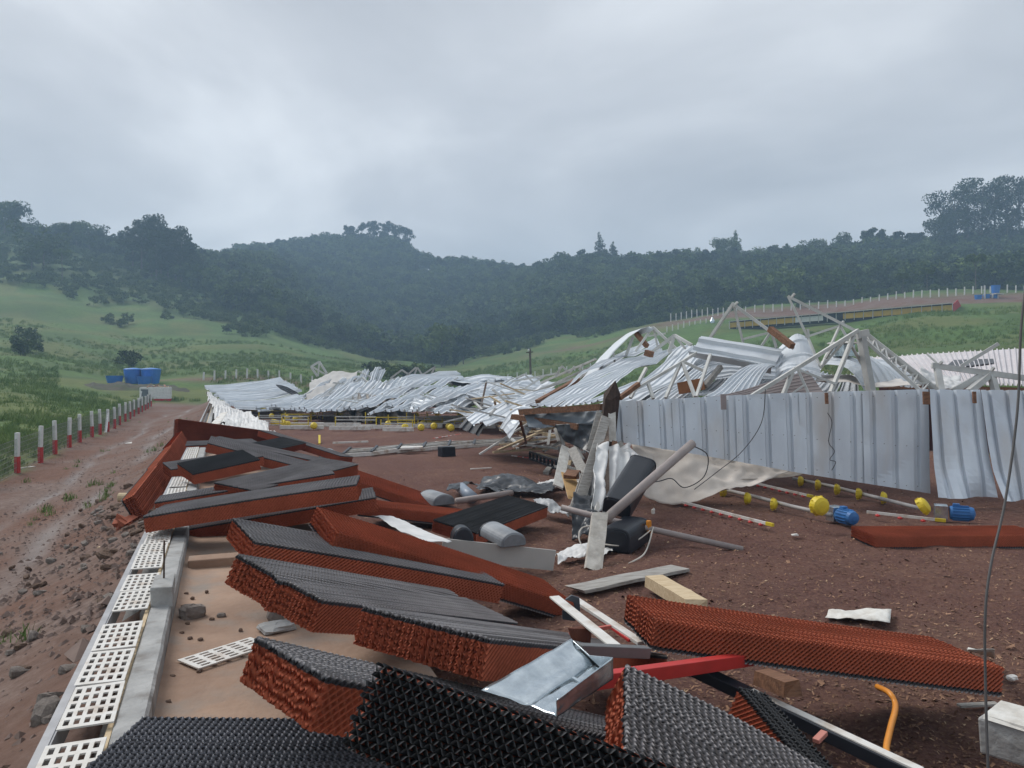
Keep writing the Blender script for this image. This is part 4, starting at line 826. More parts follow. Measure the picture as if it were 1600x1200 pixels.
plank('narrow pale plank fixed above the brown upright plank', W(957, 690, 11.3), W(956, 644, 11.4), .11, .04, polystyrene, up=FW)
plank('long grey plank leaning against the splintered post', W(903, 792, 9.8), W(947, 652, 11.3), .14, .035, wood_grey, up=FW)
plank('second grey plank leaning beneath the first, lower down', W(922, 705, 11.0), W(938, 645, 11.5), .12, .03, wood_grey, up=FW)
plank('white flaking post stump leaning at the foot of the posts', G(927, 894) + [0, 0, .02], W(937, 806, 8.2), .17, .07, mat('flaking_board', (.56, .53, .48), (.36, .33, .29), scale=7, rough=.9, bump=.5), up=FW)
plank('brown beam pointing left from the splintered post', W(815, 644, 13.2), W(940, 636, 11.9), .13, .10, wood_brown)
plank('lower brown beam below the slate tarp', W(802, 651, 13.6), W(905, 667, 12.2), .11, .09, wood_brown)
plank('brown rod rising right from behind the splintered post', W(968, 622, 12), W(998, 600, 12.4), .07, .07, wood_brown)
plank('rusty stake standing left of the black tarp', G(823, 695), W(812, 652, 14.4), .05, .05, wood_brown)
plank('long brown timber slanting up along the big roof sheets', W(840, 628, 17.5), W(903, 593, 18.8), .12, .1, wood_brown)
plank('yellow plywood board leaning left of the grey planks', W(900, 782, 10.4), W(888, 742, 11.4), .22, .02, mat('plywood', (.55, .35, .15), (.45, .28, .12), scale=4, rough=.8), up=FW)
plank('short brown block at the top of the yellow plywood', W(890, 746, 11.0), W(897, 737, 11.2), .2, .06, wood_brown)
plank('small brown cut block lying on the litter right of the boards', G(853, 740), G(862, 728) , .12, .08, wood_grey)
plank('weathered grey board lying on the litter before the white post stump', G(898, 922, .05), G(1064, 888, .05), .22, .03, wood_grey)
plank('pale new timber poking out behind the orange pad at lower right', G(1022, 908, .09), G(1090, 948, .09), .17, .10, wood_pale)
plank('short round brown timber end below the orange pad at lower right', W(1190, 1058, 3.7), W(1240, 1078, 3.45), .09, .07, wood_brown)
plank('yellow wooden stick lying on the rubble by the low wall', W(153, 858, 8.3), W(204, 851, 8.3), .06, .045, wood_pale, name='stick', cat='stick')
plank('pale splintered board leaning behind the yellow plywood', W(872, 760, 11.6), W(884, 700, 12.6), .16, .03, polystyrene, up=FW)
plank('weathered board leaning left of the long grey plank', W(915, 745, 11.2), W(893, 700, 12.2), .15, .03, wood_grey, up=FW)
plank('thin white batten standing among the posts', W(932, 800, 9.3), W(956, 700, 11.2), .06, .03, plastic_white, up=FW)
plank('brown batten standing right of the brown upright plank', W(962, 770, 10.2), W(960, 690, 11.3), .07, .04, wood_brown, up=FW)
plank('pale batten slanting from the cladding corner to the black bin', W(992, 735, 10.6), W(968, 692, 11.3), .08, .04, wood_grey, up=FW)
plank('grey batten lying half upright left of the flaking stump', W(893, 805, 9.6), W(914, 742, 10.6), .11, .03, wood_grey, up=FW)
def pole(label, pts, r, m, name='pipe', cat='pipe'): return one(MB().tube(pts, r, 10), name, m, label, cat, smooth=True)
pole('long grey pipe lying from the posts out over the litter', [W(877, 793, 8.9), W(950, 812, 8.8), W(1161, 859, 8.55)], .035, pole_m)
pole('thick grey pipe leaning up to the right past the black bin', [W(948, 810, 8.4), W(1082, 693, 9.3)], .055, pole_m)
pole('grey pipe lying across the litter behind the black topped pad', [W(712, 783, 11.4), W(760, 776, 11.6), W(800, 770, 11.9)], .045, pole_m)
pole('bluish pipe end wrapped in film on the litter', [G(720, 762, .12), G(738, 778, .1)], .09, mat('blue_grey_pipe', (.26, .31, .38), rough=.4))
pole('white drainpipe with dark holes left of the plywood', [G(878, 728, .1), W(892, 776, 10.9)], .05, plastic_white)
clamp = one(MB().box(W(1014, 823, 8.72), (.05, .05, .14)), 'pipe_clamp', hose_m, 'small orange clamp on the long grey pipe', 'clamp', bevel=.01)
def cord(label, pts, r, m, name='cord', cat='cord'):
    # smooth curve through the points
    P = [np.asarray(p, float) for p in pts]; out = []
    for i in range(len(P) - 1):
        p0, p1, p2, p3 = P[max(i - 1, 0)], P[i], P[i + 1], P[min(i + 2, len(P) - 1)]
        for k in range(7):
            t = k / 7; out.append(.5 * ((2 * p1) + (-p0 + p2) * t + (2 * p0 - 5 * p1 + 4 * p2 - p3) * t * t + (-p0 + 3 * p1 - 3 * p2 + p3) * t ** 3))
    out.append(P[-1]); return one(MB().tube(out, r, 6), name, m, label, cat, smooth=True)
cord('pale cord looping from the orange clamp down to the litter', [W(1021, 824, 8.7), W(1014, 850, 8.5), W(1005, 868, 8.1), G(985, 880, .01), G(965, 892, .01), G(950, 889, .01), G(962, 898, .01)], .009, white_cord)
cord('pale cord stretched from the clamp to the lower black bin', [W(1018, 828, 8.7), W(995, 845, 8.5), W(972, 853, 8.35), W(940, 850, 8.4)], .008, white_cord)
cord('white cord loop at the top of the white post stump', [W(930, 822, 8.6), W(910, 825, 8.6), W(905, 842, 8.5), G(915, 862, .02), G(925, 868, .02)], .009, white_cord)
cord('dark wire dangling in loops across the cream tarp', [W(1084, 697, 10.6), W(1106, 712, 11.0), W(1100, 745, 11.0), W(1070, 762, 11.0), W(1050, 748, 11), W(1030, 752, 10.9), W(1000, 757, 10.8)], .008, black_cable, 'wire', 'wire')
cord('thin dark wire crossing the upright cladding diagonally', [W(1196, 608, 11.2), W(1190, 660, 11.1), W(1160, 705, 11.1), W(1120, 738, 11.0), W(1085, 765, 11.0)], .006, black_cable, 'wire', 'wire')
cord('curly dark wire on the face of the cladding', [W(1293, 645, 11.15), W(1300, 660, 11.15), W(1295, 690, 11.15), W(1304, 705, 11.15), W(1297, 718, 11.1), W(1306, 722, 11.1), W(1300, 735, 11.1)], .005, black_cable, 'wire', 'wire')
cord('dark cable hanging down near the right edge of the view', [W(1612, 380, 3.3), W(1596, 500, 3.2), W(1590, 640, 3.1), W(1572, 780, 3.0), W(1550, 880, 2.9), W(1541, 960, 2.85), W(1542, 1080, 2.8), W(1548, 1250, 2.7)], .005, mat('grey_cable', (.10, .095, .095), rough=.6), 'cable', 'cable')
cord('orange hose curving out from under the pad at lower right', [W(1372, 1074, 3.75), W(1392, 1085, 3.62), W(1401, 1105, 3.55), W(1393, 1140, 3.35), W(1387, 1175, 3.2), W(1400, 1198, 3.15), W(1425, 1225, 3.1)], .0135, hose_m, 'hose', 'hose')
# black bins: long D shaped troughs
def trough(label, a_, b_, w, h, m, rim=None, up=UP, name='plastic_trough', cat='trough', round_=False):
    x, y, z, L = axes(a_, b_, up); e_ = empty(name, a_, label, cat); n = 14; ex = 2 / (2.0 if round_ else 4.5)
    sg = lambda c: math.copysign(abs(c) ** ex, c)
    out = [(-w / 2, 0)] + [(w / 2 * -sg(math.cos(math.pi * k / n)), h * .3 + h * .7 * sg(math.sin(math.pi * k / n))) for k in range(n + 1)] + [(w / 2, 0)]
    part('shell', m, e_, lambda mb: mb.prism(out, a_, y, x, z, L), bevel=.015)
    part('rim', rim or m, e_, lambda mb: mb.prism([(p[0] * 1.04, p[1] * 1.03 - .004) for p in out], np.asarray(a_) + x * L * .97, y, x, z, .03), bevel=.006)
    part('end_panel', m, e_, lambda mb: mb.prism([(p[0] * .86, h * .07 + p[1] * .84) for p in out], np.asarray(a_) - x * .008, y, x, z, .012), bevel=.004)
    return e_
trough('long black plastic bin leaning up beside the thick grey pipe', W(962, 806, 9.0), W(1003, 738, 9.8), .34, .24, plastic_black, up=-FW * .6 + UP)
trough('black plastic bin with rounded end lying at the foot of the posts', G(960, 864), W(992, 844, 8.9), .36, .27, plastic_black)
trough('grey half drum on the near edge of the flat black topped pad', W(803, 855, 7.4), W(768, 836, 7.85), .27, .14, plastic_grey, rim=plastic_black, round_=True)
trough('small dark half drum left of the grey one', W(724, 852, 7.35), W(720, 847, 7.6), .20, .17, plastic_black, round_=True)
trough('grey half drum lying at the end of the pipe behind the orange pads', G(694, 790, .0), G(670, 782, .0), .36, .17, plastic_grey, rim=plastic_black, round_=True)
trough('tiny grey half drum far back beside the long sloping pad', G(520, 722, .0), G(512, 717, .0), .4, .25, plastic_grey, round_=True)
# grey fibre board on edge and its fixing
fb = empty('fibre_board', G(780, 893), 'grey fibre board standing on edge behind the long orange pad', 'board')
part('board_face', board_m, fb, lambda m: m.bar(W(690, 858, 7.25), W(866, 876, 7.62), .025, .20))
part('bolt_head', galv, fb, lambda m: m.lathe(W(779, 875, 7.45), [(.02, 0), (.018, .012)], axis=-FW, n=10))
# bent galvanised gutter
def gutter():
    r = empty('bent_gutter', W(860, 1100, 2.5), 'bent shiny galvanised gutter lying among the pads', 'gutter')
    A0, A1 = W(752, 1080, 2.55), W(893, 1000, 2.85)          # upper edge
    B0, B1 = W(828, 1104, 2.48), W(932, 1040, 2.76)          # inner fold
    C0, C1 = W(870, 1122, 2.40), W(958, 1062, 2.66)          # outer lip
    def face(P0, P1, Q0, Q1, nm, wv, sd):
        mb = MB(); G_ = np.zeros((22, 12, 3)); nr = np.cross(P1 - P0, Q0 - P0); nr /= np.linalg.norm(nr)
        for i in range(22):
            for j in range(12):
                a_, b_ = i / 21, j / 11; q = (P0 * (1 - a_) + P1 * a_) * (1 - b_) + (Q0 * (1 - a_) + Q1 * a_) * b_
                G_[i, j] = q + nr * wv * (mnoise.noise((a_ * 4 + sd, b_ * 3, 1)) + .6 * max(0, a_ - .6) * math.sin(9 * b_ + 5 * a_))
        mb.grid(G_); return mb.build(nm, galv, r, smooth=True, solid=.003)
    face(A0, A1, B0, B1, 'back_flange', .012, 0); face(B0, B1, C0, C1, 'tray', .006, 3)
    D0, D1 = C0 + UP * .055, C1 + UP * .075
    face(C0, C1, D0, D1, 'lip', .003, 5)
    part('end_fold', galv, r, lambda m: m.add([A1, B1, C1, D1, A1 + (D1 - A1) * .45 + UP * -.03], [(0, 1, 2, 4), (2, 3, 4)]), solid=.003)
    part('seam_strip', galv, r, lambda m: m.bar(B0 + (B1 - B0) * .62 + UP * .006, C0 + (C1 - C0) * .62 + UP * .006, .012, .006))
    for t in (.55, .8): part('rivet', wire_m, r, lambda m: m.lathe(B0 * .5 + C0 * .5 + (B1 - B0) * t + UP * .006, [(.008, 0), (.006, .005)], n=8))
gutter()
# white and red strips and the frame under the pad at lower right
def flat_strip(label, a_, b_, w, h, m, **k): return one(MB().bar(a_, b_, w, h), k.pop('name', 'metal_strip'), m, label, k.pop('cat', 'strip'), bevel=.003, **k)
flat_strip('white flat strip crossing behind the bent gutter', W(866, 933, 4.4), W(966, 1014, 3.6), .06, .012, plastic_white)
flat_strip('thin white and red edged strip running beside the white flat strip', W(900, 938, 4.6), W(1003, 1006, 4.0), .05, .02, plastic_white)
flat_strip('narrow red strip just under the thin white strip', W(902, 942, 4.6), W(985, 1002, 4.05), .02, .016, red_m)
flat_strip('short red rod crossing between the strips and the orange pad', W(890, 990, 4.0), W(955, 980, 4.1), .02, .02, mat('faded_red', (.6, .15, .12), rough=.6))
flat_strip('grey rail under the end of the white strips', W(905, 1016, 3.4), W(1012, 1020, 3.6), .05, .05, wire_m, name='steel_rail')
flat_strip('bright red steel bar crossing under the pads at lower right', W(925, 1066, 3.1), W(1175, 1030, 3.95), .055, .06, red_m, name='steel_bar', cat='bar')
flat_strip('white trimmed dark rail running to the lower right corner', W(1088, 1048, 3.95), W(1440, 1216, 3.05), .075, .055, plastic_black, name='rail', cat='rail')
flat_strip('white strip along the top of the dark rail at lower right', W(1122, 1056, 3.86), W(1442, 1206, 3.04), .045, .014, plastic_white)
flat_strip('pinkish clip sticking out from the dark rail', W(1276, 1160, 3.25), W(1290, 1146, 3.3), .03, .02, mat('pink_clip', (.62, .25, .2), rough=.5), name='clip', cat='clip')
one(MB().prism([(-.05, -.06), (.02, -.07), (.05, -.01), (.045, .06), (0, .075), (-.035, .05), (.01, .035), (.02, 0), (-.01, -.02), (-.05, -.01)], W(893, 952, 4.25), RT, FW, UP, .02), 'hook_bracket', mat('slate_plastic', (.06, .07, .085), rough=.5), 'dark hook shaped bracket gripping the white flat strip', 'bracket', bevel=.004)
one(MB().box(W(905, 1000, 3.9), (.1, .06, .12), rotz(.5), .012), 'rust_bracket', mat('rusty_steel', (.16, .05, .03), (.10, .035, .02), scale=9, rough=.9), 'rusty broken bracket between the gutter and the strips', 'bracket')
# litter bits: foam, blocks
def lump(label, c, size, m, name, cat, rz=0., seed=0, flat=False):
    mb = MB(); n, k = 7, 10; v = []; rg = np.random.default_rng(seed)
    for i in range(n):
        ph = math.pi * i / (n - 1)
        for j in range(k):
            th = 2 * math.pi * j / k; q = np.array([math.sin(ph) * math.cos(th), math.sin(ph) * math.sin(th), math.cos(ph)])
            q = np.sign(q) * np.abs(q) ** .62; q = q * (1 + .22 * mnoise.noise(tuple(q * 1.7 + seed * 3.3)) + .08 * rg.normal())
            v.append(np.asarray(c) + rotz(rz) @ (q * np.asarray(size) / 2))
    f = [(i * k + j, (i + 1) * k + j, (i + 1) * k + (j + 1) % k, i * k + (j + 1) % k) for i in range(n - 1) for j in range(k)]
    return one(mb.add(v, f), name, m, label, cat)
q = G(1342, 975); cloth('torn_foam', 'torn piece of white foam board on the litter behind the right hand pad', [G(1290, 975) + [0, 0, .05], G(1392, 984) + [0, 0, .05], G(1296, 962) + [0, 0, .04], G(1394, 964) + [0, 0, .06]], polystyrene, .03, 6, n=16, m=10, seed=31, cat='foam')
cloth('foam_shard', 'curved grey foam shard behind the right end of the lower orange pad', [G(1512, 1020) + [0, 0, .02], G(1556, 1035) + [0, 0, .02], W(1515, 1014, 4.35), W(1556, 1016, 4.3)], polystyrene, .02, 6, n=10, m=6, seed=32, cat='foam')
lump('white plastic scrap beside the lower right pad end', G(1583, 1060, .02), (.07, .05, .03), plastic_white, 'plastic_scrap', 'scrap', seed=2)
lump('small white scrap on the litter near the drinker line', G(1021, 800, .02), (.05, .05, .09), plastic_white, 'plastic_scrap', 'scrap', seed=3)
lump('flat white scrap on the litter below the blue motor', G(1243, 836, .01), (.10, .05, .025), plastic_white, 'plastic_scrap', 'scrap', seed=4)
cb = empty('concrete_block', G(1600, 1165), 'broken pale concrete block at the right edge near the cable', 'block')
part('block_body', concrete, cb, lambda m: m.box(W(1608, 1150, 3.55) + [0, 0, -.02], (.26, .30, .17), rotz(.35), .012), bevel=.012)
part('plaster_top', polystyrene, cb, lambda m: m.box(W(1608, 1150, 3.55) + [0, 0, .071], (.25, .28, .02), rotz(.35), .005))
flat_strip('thin grey slat under the right end of the lower orange pad', G(1500, 1104, .02), G(1560, 1101, .02), .04, .015, wood_grey, name='slat', cat='slat')
# stones and slabs on the muddy floor
lump('dark angular stone on the muddy slab', G(300, 958, SZ + .03), (.17, .13, .10), stone_grey, 'stone', 'stone', .5, 5)
lump('small pale pebble right of the dark stone', G(345, 962, SZ + .01), (.06, .05, .03), stone_grey, 'stone', 'stone', 0, 6)
lump('flat broken mortar slab under the creased pad', G(432, 980, SZ + .02), (.22, .16, .05), concrete, 'mortar_slab', 'mortar', .3, 7)
lump('dark lump beside the flat mortar slab', G(430, 962, SZ + .03), (.10, .08, .08), stone_grey, 'stone', 'stone', 0, 8)
for i, (u, v) in enumerate(((290, 928), (300, 935), (292, 975), (283, 990), (296, 998), (262, 1098), (268, 1058), (310, 1050), (322, 925), (330, 968), (285, 948), (375, 985), (405, 935), (312, 1000))):
    lump('crumb of dark mud on the slab floor', G(u, v, SZ + .008), (.03, .025, .018), stone_m, 'mud_crumb', 'crumb', i, 40 + i)['group'] = 'mud crumbs on the slab'

# ------------------------------------------------------------------ feeder lines, drinker lines
def feeder_line(label, pts, sizes, motor=None, z0=.1):
    e_ = empty('feeder_line', pts[0], label, 'feeder line')
    part('feed_tube', mat('feed_tube', (.42, .40, .38), (.32, .30, .29), scale=5, rough=.5), e_, lambda m: m.tube(pts, .028, 10), smooth=True)
    for (p, ax, s_) in sizes:
        p = np.asarray(p); ax = np.asarray(ax, float); ax = ax / np.linalg.norm(ax)
        pan = part('feeder_pan', yellow_m, e_, lambda m: m.lathe(p - ax * s_ * .28, [(s_ * .30, 0), (s_ * .5, s_ * .05), (s_ * .52, s_ * .16), (s_ * .46, s_ * .42), (s_ * .30, s_ * .52), (s_ * .12, s_ * .55)], axis=ax, n=22))
        part('pan_grill', yellow_m, pan, lambda m: [m.bar(p - ax * s_ * .02 + q * s_ * .53, p - ax * s_ * .2 + q * s_ * .53, .008) for q in [(lambda a_: axes((0, 0, 0), ax)[1] * math.cos(a_) + axes((0, 0, 0), ax)[2] * math.sin(a_))(2 * math.pi * k / 10) for k in range(10)]])['kind'] = 'stuff'
    if motor is not None:
        p0, p1 = motor; x, y, z, L = axes(p0, p1)
        part('gear_box', galv, e_, lambda m: m.box(p0 + x * .02, (.16, .16, .20), np.stack([x, y, z], 1)), bevel=.01)
        mo = part('motor', blue_m, e_, lambda m: m.lathe(p0 + x * .12, [(.02, 0), (.085, .005), (.092, .03), (.092, .24), (.08, .28), (.03, .30)], axis=x, n=20))
        part('cooling_fin', blue_m, mo, lambda m: [m.box(p0 + x * .25 + (y * math.cos(a_) + z * math.sin(a_)) * .097, (.19, .012, .012), np.stack([x, y, z], 1)) for a_ in np.linspace(0, 6.28, 16, endpoint=False)])['kind'] = 'stuff'
        part('junction_box', blue_m, mo, lambda m: m.box(p0 + x * .2 + z * .1, (.08, .07, .05), np.stack([x, y, z], 1)), bevel=.006)
    return e_
ax = -FW * .5 + RT * .8
fp = [G(1122, 763, .11), G(1175, 775, .11), G(1240, 792, .11), G(1300, 805, .11)]
pans = [(G(u, v, .1), ax, s_) for u, v, s_ in ((1131, 769, .165), (1169, 779, .165), (1210, 788, .165))] + [(W(1282, 791, 9.6), -FW + RT * .25, .24)]
feeder_line('nearer feeder line with yellow pans and a blue motor on the litter', fp, pans, (G(1303, 802, .12), G(1345, 813, .12)))
fp = [G(1240, 748, .12), G(1300, 760, .12), G(1380, 780, .12), G(1440, 795, .12)]
pans = [(G(u, v, .12), ax, .165) for u, v in ((1252, 752), (1279, 758), (1309, 765), (1343, 772), (1382, 778))] + [(W(1444, 790, 9.9), -FW * .4 + RT * .6 + UP * .5, .22)]
feeder_line('farther feeder line with yellow pans under the cladding and a blue motor', fp, pans, (G(1468, 800, .12), G(1515, 803, .12)))
def drinker(label, a_, b_, n=16):
    e_ = empty('drinker_line', a_, label, 'drinker line')
    part('water_pipe', plastic_white, e_, lambda m: m.bar(a_, b_, .022, .035)); x, y, z, L = axes(a_, b_)
    for k in range(n): part('red_cup', red_m, e_, lambda m: m.lathe(a_ + (b_ - a_) * (k + .5) / n - z * .05, [(.012, 0), (.035, .01), (.035, .022), (.012, .04)], n=8))
    part('end_cap', yellow_m, e_, lambda m: m.bar(b_, b_ + x * .12, .035, .04))
drinker('white drinker line with red cups running along the litter', G(1008, 770, .09), G(1198, 818, .07), 14)
drinker('second drinker line with red cups behind the feeder pans', G(1180, 755, .12), G(1262, 774, .1), 7)
drinker('thin white drinker rod between the blue motor and the sunken pad', G(1355, 800, .09), G(1462, 812, .08), 3)
# slatted rail track lying in a long bow across the litter
def rail_track():
    e_ = empty('slatted_track', G(620, 712), 'long bowed track of grey white slats with dark clips across the litter', 'track')
    key = [(536, 712), (580, 709), (620, 705), (660, 702), (700, 699), (740, 697), (790, 694), (840, 694), (880, 697)]
    pts = [G(u, v, .05) for u, v in key]
    for k, (o_, w, m) in enumerate(((0, .05, plastic_white), (.3, .06, wood_grey), (.55, .05, plastic_white), (.8, .06, wood_grey))):
        for i in range(len(pts) - 1):
            part('slat', m, e_, lambda mb: mb.bar(pts[i] + FW * o_ + [0, 0, .02 * k], pts[i + 1] + FW * o_ + [0, 0, .02 * k + RNG.uniform(-.02, .03)], w, .09))
    for i in range(len(pts) - 1): part('clip', plastic_black, e_, lambda mb: mb.bar(pts[i] + [0, 0, .03], pts[i] + FW * .85 + [0, 0, .1], .06, .08))
rail_track()
one(MB().box(G(698, 708, .1), (.42, .2, .32), rotz(.4), .01), 'black_crate', plastic_black, 'small black box sitting in the slatted track', 'box', bevel=.02)
one(MB().box(G(644, 700, .12), (.55, .25, .08), rotz(-.3), .01), 'white_tray', plastic_white, 'white tray lying on the slatted track', 'tray', bevel=.015)
def comb():
    e_ = empty('black_comb_strip', G(855, 716), 'black ladder shaped plastic strip left of the leaning planks', 'strip')
    A0, A1, o_ = G(828, 706, .22), G(876, 722, .2), np.array([0, 0, -.16])
    part('side_rail', plastic_black, e_, lambda m: m.bar(A0, A1, .04)); part('side_rail', plastic_black, e_, lambda m: m.bar(A0 + o_, A1 + o_, .04))
    for t in np.linspace(0, 1, 9): part('rung', plastic_black, e_, lambda m: m.bar(A0 + (A1 - A0) * t, A0 + (A1 - A0) * t + o_, .05, .03))
comb()
# far yellow feeder frames and pans
rng = np.random.default_rng(11)
for i in range(34):
    u = rng.uniform(395, 775); v = rng.choice([648, 652, 657, 663, 668]) + rng.uniform(-1.5, 1.5)
    if u < 430: v = min(v, 660)
    p = G(u, v, .12); s_ = .25; axd = np.array([rng.normal(0, .4), -1, rng.normal(.3, .4)]); axd /= np.linalg.norm(axd)
    one(MB().lathe(p, [(s_ * .3, 0), (s_ * .52, .03), (s_ * .5, .12), (s_ * .25, .17)], axis=axd, n=12), 'feeder_pan', yellow_m, 'yellow feeder pan among the far frames on the litter', 'feeder pan', 'far yellow pans')
for i in range(30):
    u = rng.uniform(400, 770); v = rng.choice([649, 654, 659, 665, 670]) + rng.uniform(-1, 1); p = G(u, v, 0.); w = rng.uniform(.8, 1.9); h = rng.uniform(.3, .6); az = rng.normal(-YAW, .12); dv = np.array([math.cos(az), math.sin(az), 0]) * w / 2
    e_ = empty('drinker_stand', p, 'thin yellow and white frame standing far back on the litter', 'stand', 'far stands')
    part('upright', yellow_m, e_, lambda m: m.bar(p - dv, p - dv + [0, 0, h], .035)); part('upright', yellow_m, e_, lambda m: m.bar(p + dv, p + dv + [0, 0, h], .035))
    for hh in ((.35, .75, 1.0) if rng.random() < .5 else (.6,)): part('cross_bar', truss_m if rng.random() < .75 else yellow_m, e_, lambda m: m.bar(p - dv + [0, 0, h * hh], p + dv + [0, 0, h * hh], .035))
for i in range(14):
    u = rng.uniform(420, 760); v = rng.uniform(650, 671); p = G(u, v, .1); w = rng.uniform(.9, 2.2)
    one(MB().bar(p - RT * w / 2, p + RT * w / 2, .12, .14), 'feed_trough', plastic_white, 'white tube lying among the far feeder frames', 'tube', 'far white tubes')
flat_strip('short yellow stake upright in the litter before the frames', G(499, 694), W(499, 681, 23.0), .06, .06, yellow_m, name='stake', cat='stake')
flat_strip('white rod with a yellow end lying before the frames', G(520, 692, .08), G(575, 690, .08), .05, .05, plastic_white, name='rod', cat='rod')
flat_strip('thin white rod lying alone on the open litter', G(735, 733, .02), G(768, 731, .02), .035, .02, plastic_white, name='rod', cat='rod')
for i, (u0, v0, u1, v1) in enumerate(((677, 685, 720, 678), (680, 690, 790, 694), (700, 688, 730, 692), (800, 712, 860, 720))):
    flat_strip(['red and white tape bent sharply on the litter', 'long red and white tape along the track', 'short red and white tape crossing the track', 'red tape trailing by the black ladder strip'][i], G(u0, v0, .04), G(u1, v1, .04), .04, .012, mat('barrier_tape', (.72, .70, .68), (.55, .06, .05), scale=5, rough=.6, lo=.49, hi=.51, detail=1), name='barrier_tape', cat='tape')
for i in range(16):
    u = 800 + rng.uniform(60, 110); p = G(u, rng.uniform(715, 760), .04); a_ = rng.uniform(0, 3.1); dv = np.array([math.cos(a_), math.sin(a_), rng.uniform(0, .4)]) * rng.uniform(.15, .4)
    plank('short splintered offcut lying left of the leaning planks', p - dv * .5 + [0, 0, .06], p + dv + [0, 0, .06], .09, .04, [wood_pale, wood_grey, polystyrene][rng.integers(3)], group='offcuts left of the planks')

# ------------------------------------------------------------------ fence, hut, tanks
def perimeter_fence():
    e_ = empty('perimeter_fence', (-5.0, 19, gz(-5.0, 19)), 'fence of white posts with red feet running along the dirt path', 'fence')
    ys = [11.2, 13.6, 16.2] + list(np.arange(18.7, 66, 2.42)); prev = None
    for i, y in enumerate(ys):
        x = -5.0 + RNG.uniform(-.04, .04); z = gz(x, y) - .05; y += RNG.uniform(-.12, .12); h = 1.12 + RNG.uniform(-.05, .04); R_ = rotz(RNG.uniform(-.2, .2)); s_ = .10
        tilt = np.array([RNG.uniform(-.02, .02), RNG.uniform(-.02, .02), 0])
        po = part('post', post_white, e_, lambda m: m.bar((x, y, z + .45 * h) , np.array((x, y, z + h)) + tilt, s_, s_), bevel=.01)
        part('red_foot', post_red, po, lambda m: m.bar((x, y, z - .2), (x, y, z + .45 * h), s_ + .006, s_ + .006))
        if i == 12: part('brace', post_white, e_, lambda m: m.bar((x, y - .75, z), (x, y, z + .9), .1, .1))
        cur = (x, y, z)
        if prev is not None:
            (xa, ya, za) = prev; mb = MB()
            for hh in np.linspace(.12, .98, 8): mb.bar((xa, ya, za + hh), (x, y, z + hh), .006)
            for t in np.linspace(0, 1, 22): mb.bar((xa + (x - xa) * t, ya + (y - ya) * t, za + (z - za) * t + .1), (xa + (x - xa) * t, ya + (y - ya) * t, za + (z - za) * t + 1.0), .005)
            mb.build('wire_mesh', wire_m, e_)
        prev = cur
perimeter_fence()
def hut():
    c = W(243, 640, 64); x, y = c[0], c[1]; z = gz(x, y) - .05; e_ = empty('small_white_hut', (x, y, z), 'small white hut with a red base at the end of the fence', 'hut')
    w, dp, h = 2.3, 1.7, 1.22
    part('wall', post_white, e_, lambda m: m.box((x, y + dp / 2, z + h / 2 + .12), (w, dp, h - .24)))
    part('red_base', post_red, e_, lambda m: m.box((x, y + dp / 2, z + .12), (w + .02, dp + .02, .26)))
    part('door', mat('grey_door', (.16, .19, .21), rough=.7), e_, lambda m: m.box((x - w * .36, y - .02, z + .55), (.55, .05, 1.0)))
    part('door_frame', post_white, e_, lambda m: (m.box((x - w * .5, y - .04, z + .6), (.1, .1, 1.2)), m.bar((x - w * .5 - .05, y - .3, z), (x - w * .46, y - .05, z + .9), .09)))
    for k in range(9): part('roof_debris', wood_pale if k % 2 else mat('tile_shard', (.36, .2, .14), rough=.9), e_, lambda m: m.box((x + RNG.uniform(-1, 1), y + RNG.uniform(0, 1), z + h + RNG.uniform(.02, .16)), (RNG.uniform(.2, .7), .12, .06), rot3(RNG.uniform(0, 3), RNG.uniform(-.5, .5), 0)))
hut()
def tank(label, c, d, h, group=None, low=False):
    e_ = empty('water_tank', c, label, 'water tank', group); r = d / 2
    part('tank_body', blue_tank, e_, lambda m: m.lathe(c, [(r * .80, 0), (r * .86, h * .3), (r * .88, h * .31), (r * .93, h * .62), (r * .95, h * .63), (r, h * .96), (r * 1.03, h * .97), (r * 1.03, h), (r * .9, h)], n=28))
    if not low: part('lid', blue_tank, e_, lambda m: m.lathe(np.asarray(c) + [0, 0, h], [(r * 1.04, 0), (r * .9, .06), (r * .3, .14), (.05, .15)], n=28))
    if not low: part('printed_mark', grime_bird, e_, lambda m: [m.add([np.asarray(c) + [r * .955 * math.sin(a_) , -r * .955 * math.cos(a_), h * hh] for a_, hh in ((-.32, .74), (.0, .70), (.0, .76), (-.32, .80))], [(0, 1, 2, 3)])])
    return e_
def on_ground(u, d, dz=0):
    p = W(u, 600, d); return np.array([p[0], p[1], gz(p[0], p[1]) + dz])
# rock mound that carries the tanks
def mound():
    rngm = np.random.default_rng(5); c0 = W(200, 600, 79); e_ = empty('rock_mound', (c0[0], c0[1], gz(c0[0], c0[1])), 'dark mound of rubble and weeds under the blue tanks', 'mound')
    P = np.zeros((60, 22, 3))
    for i in range(60):
        for j in range(22):
            u = 95 + 205 * i / 59; d = 70 + 16 * j / 21; q = W(u, 600, d); b = gz(q[0], q[1])
            prof = math.sin(math.pi * min(1, max(0, i / 59))) ** .45 * smooth01((j) / 6.0) * (1 - .9 * smooth01((j - 15) / 6.0))
            top = W(u, 600 + 6 * mnoise.noise((u * .03, 2, 1)), d)[2]
            P[i, j] = (q[0], q[1], b - .1 + max(0, (top - b + .1)) * prof + .25 * mnoise.noise((u * .12, d * .6, 3)) * prof)
    part('rubble_slope', mat('rubble_slope', (.085, .075, .055), (.04, .045, .028), scale=.8, rough=.95, bump=.8, bscale=2, c3=(.05, .075, .025), c3scale=.5), e_, lambda m: m.grid(P), smooth=True)
mound()
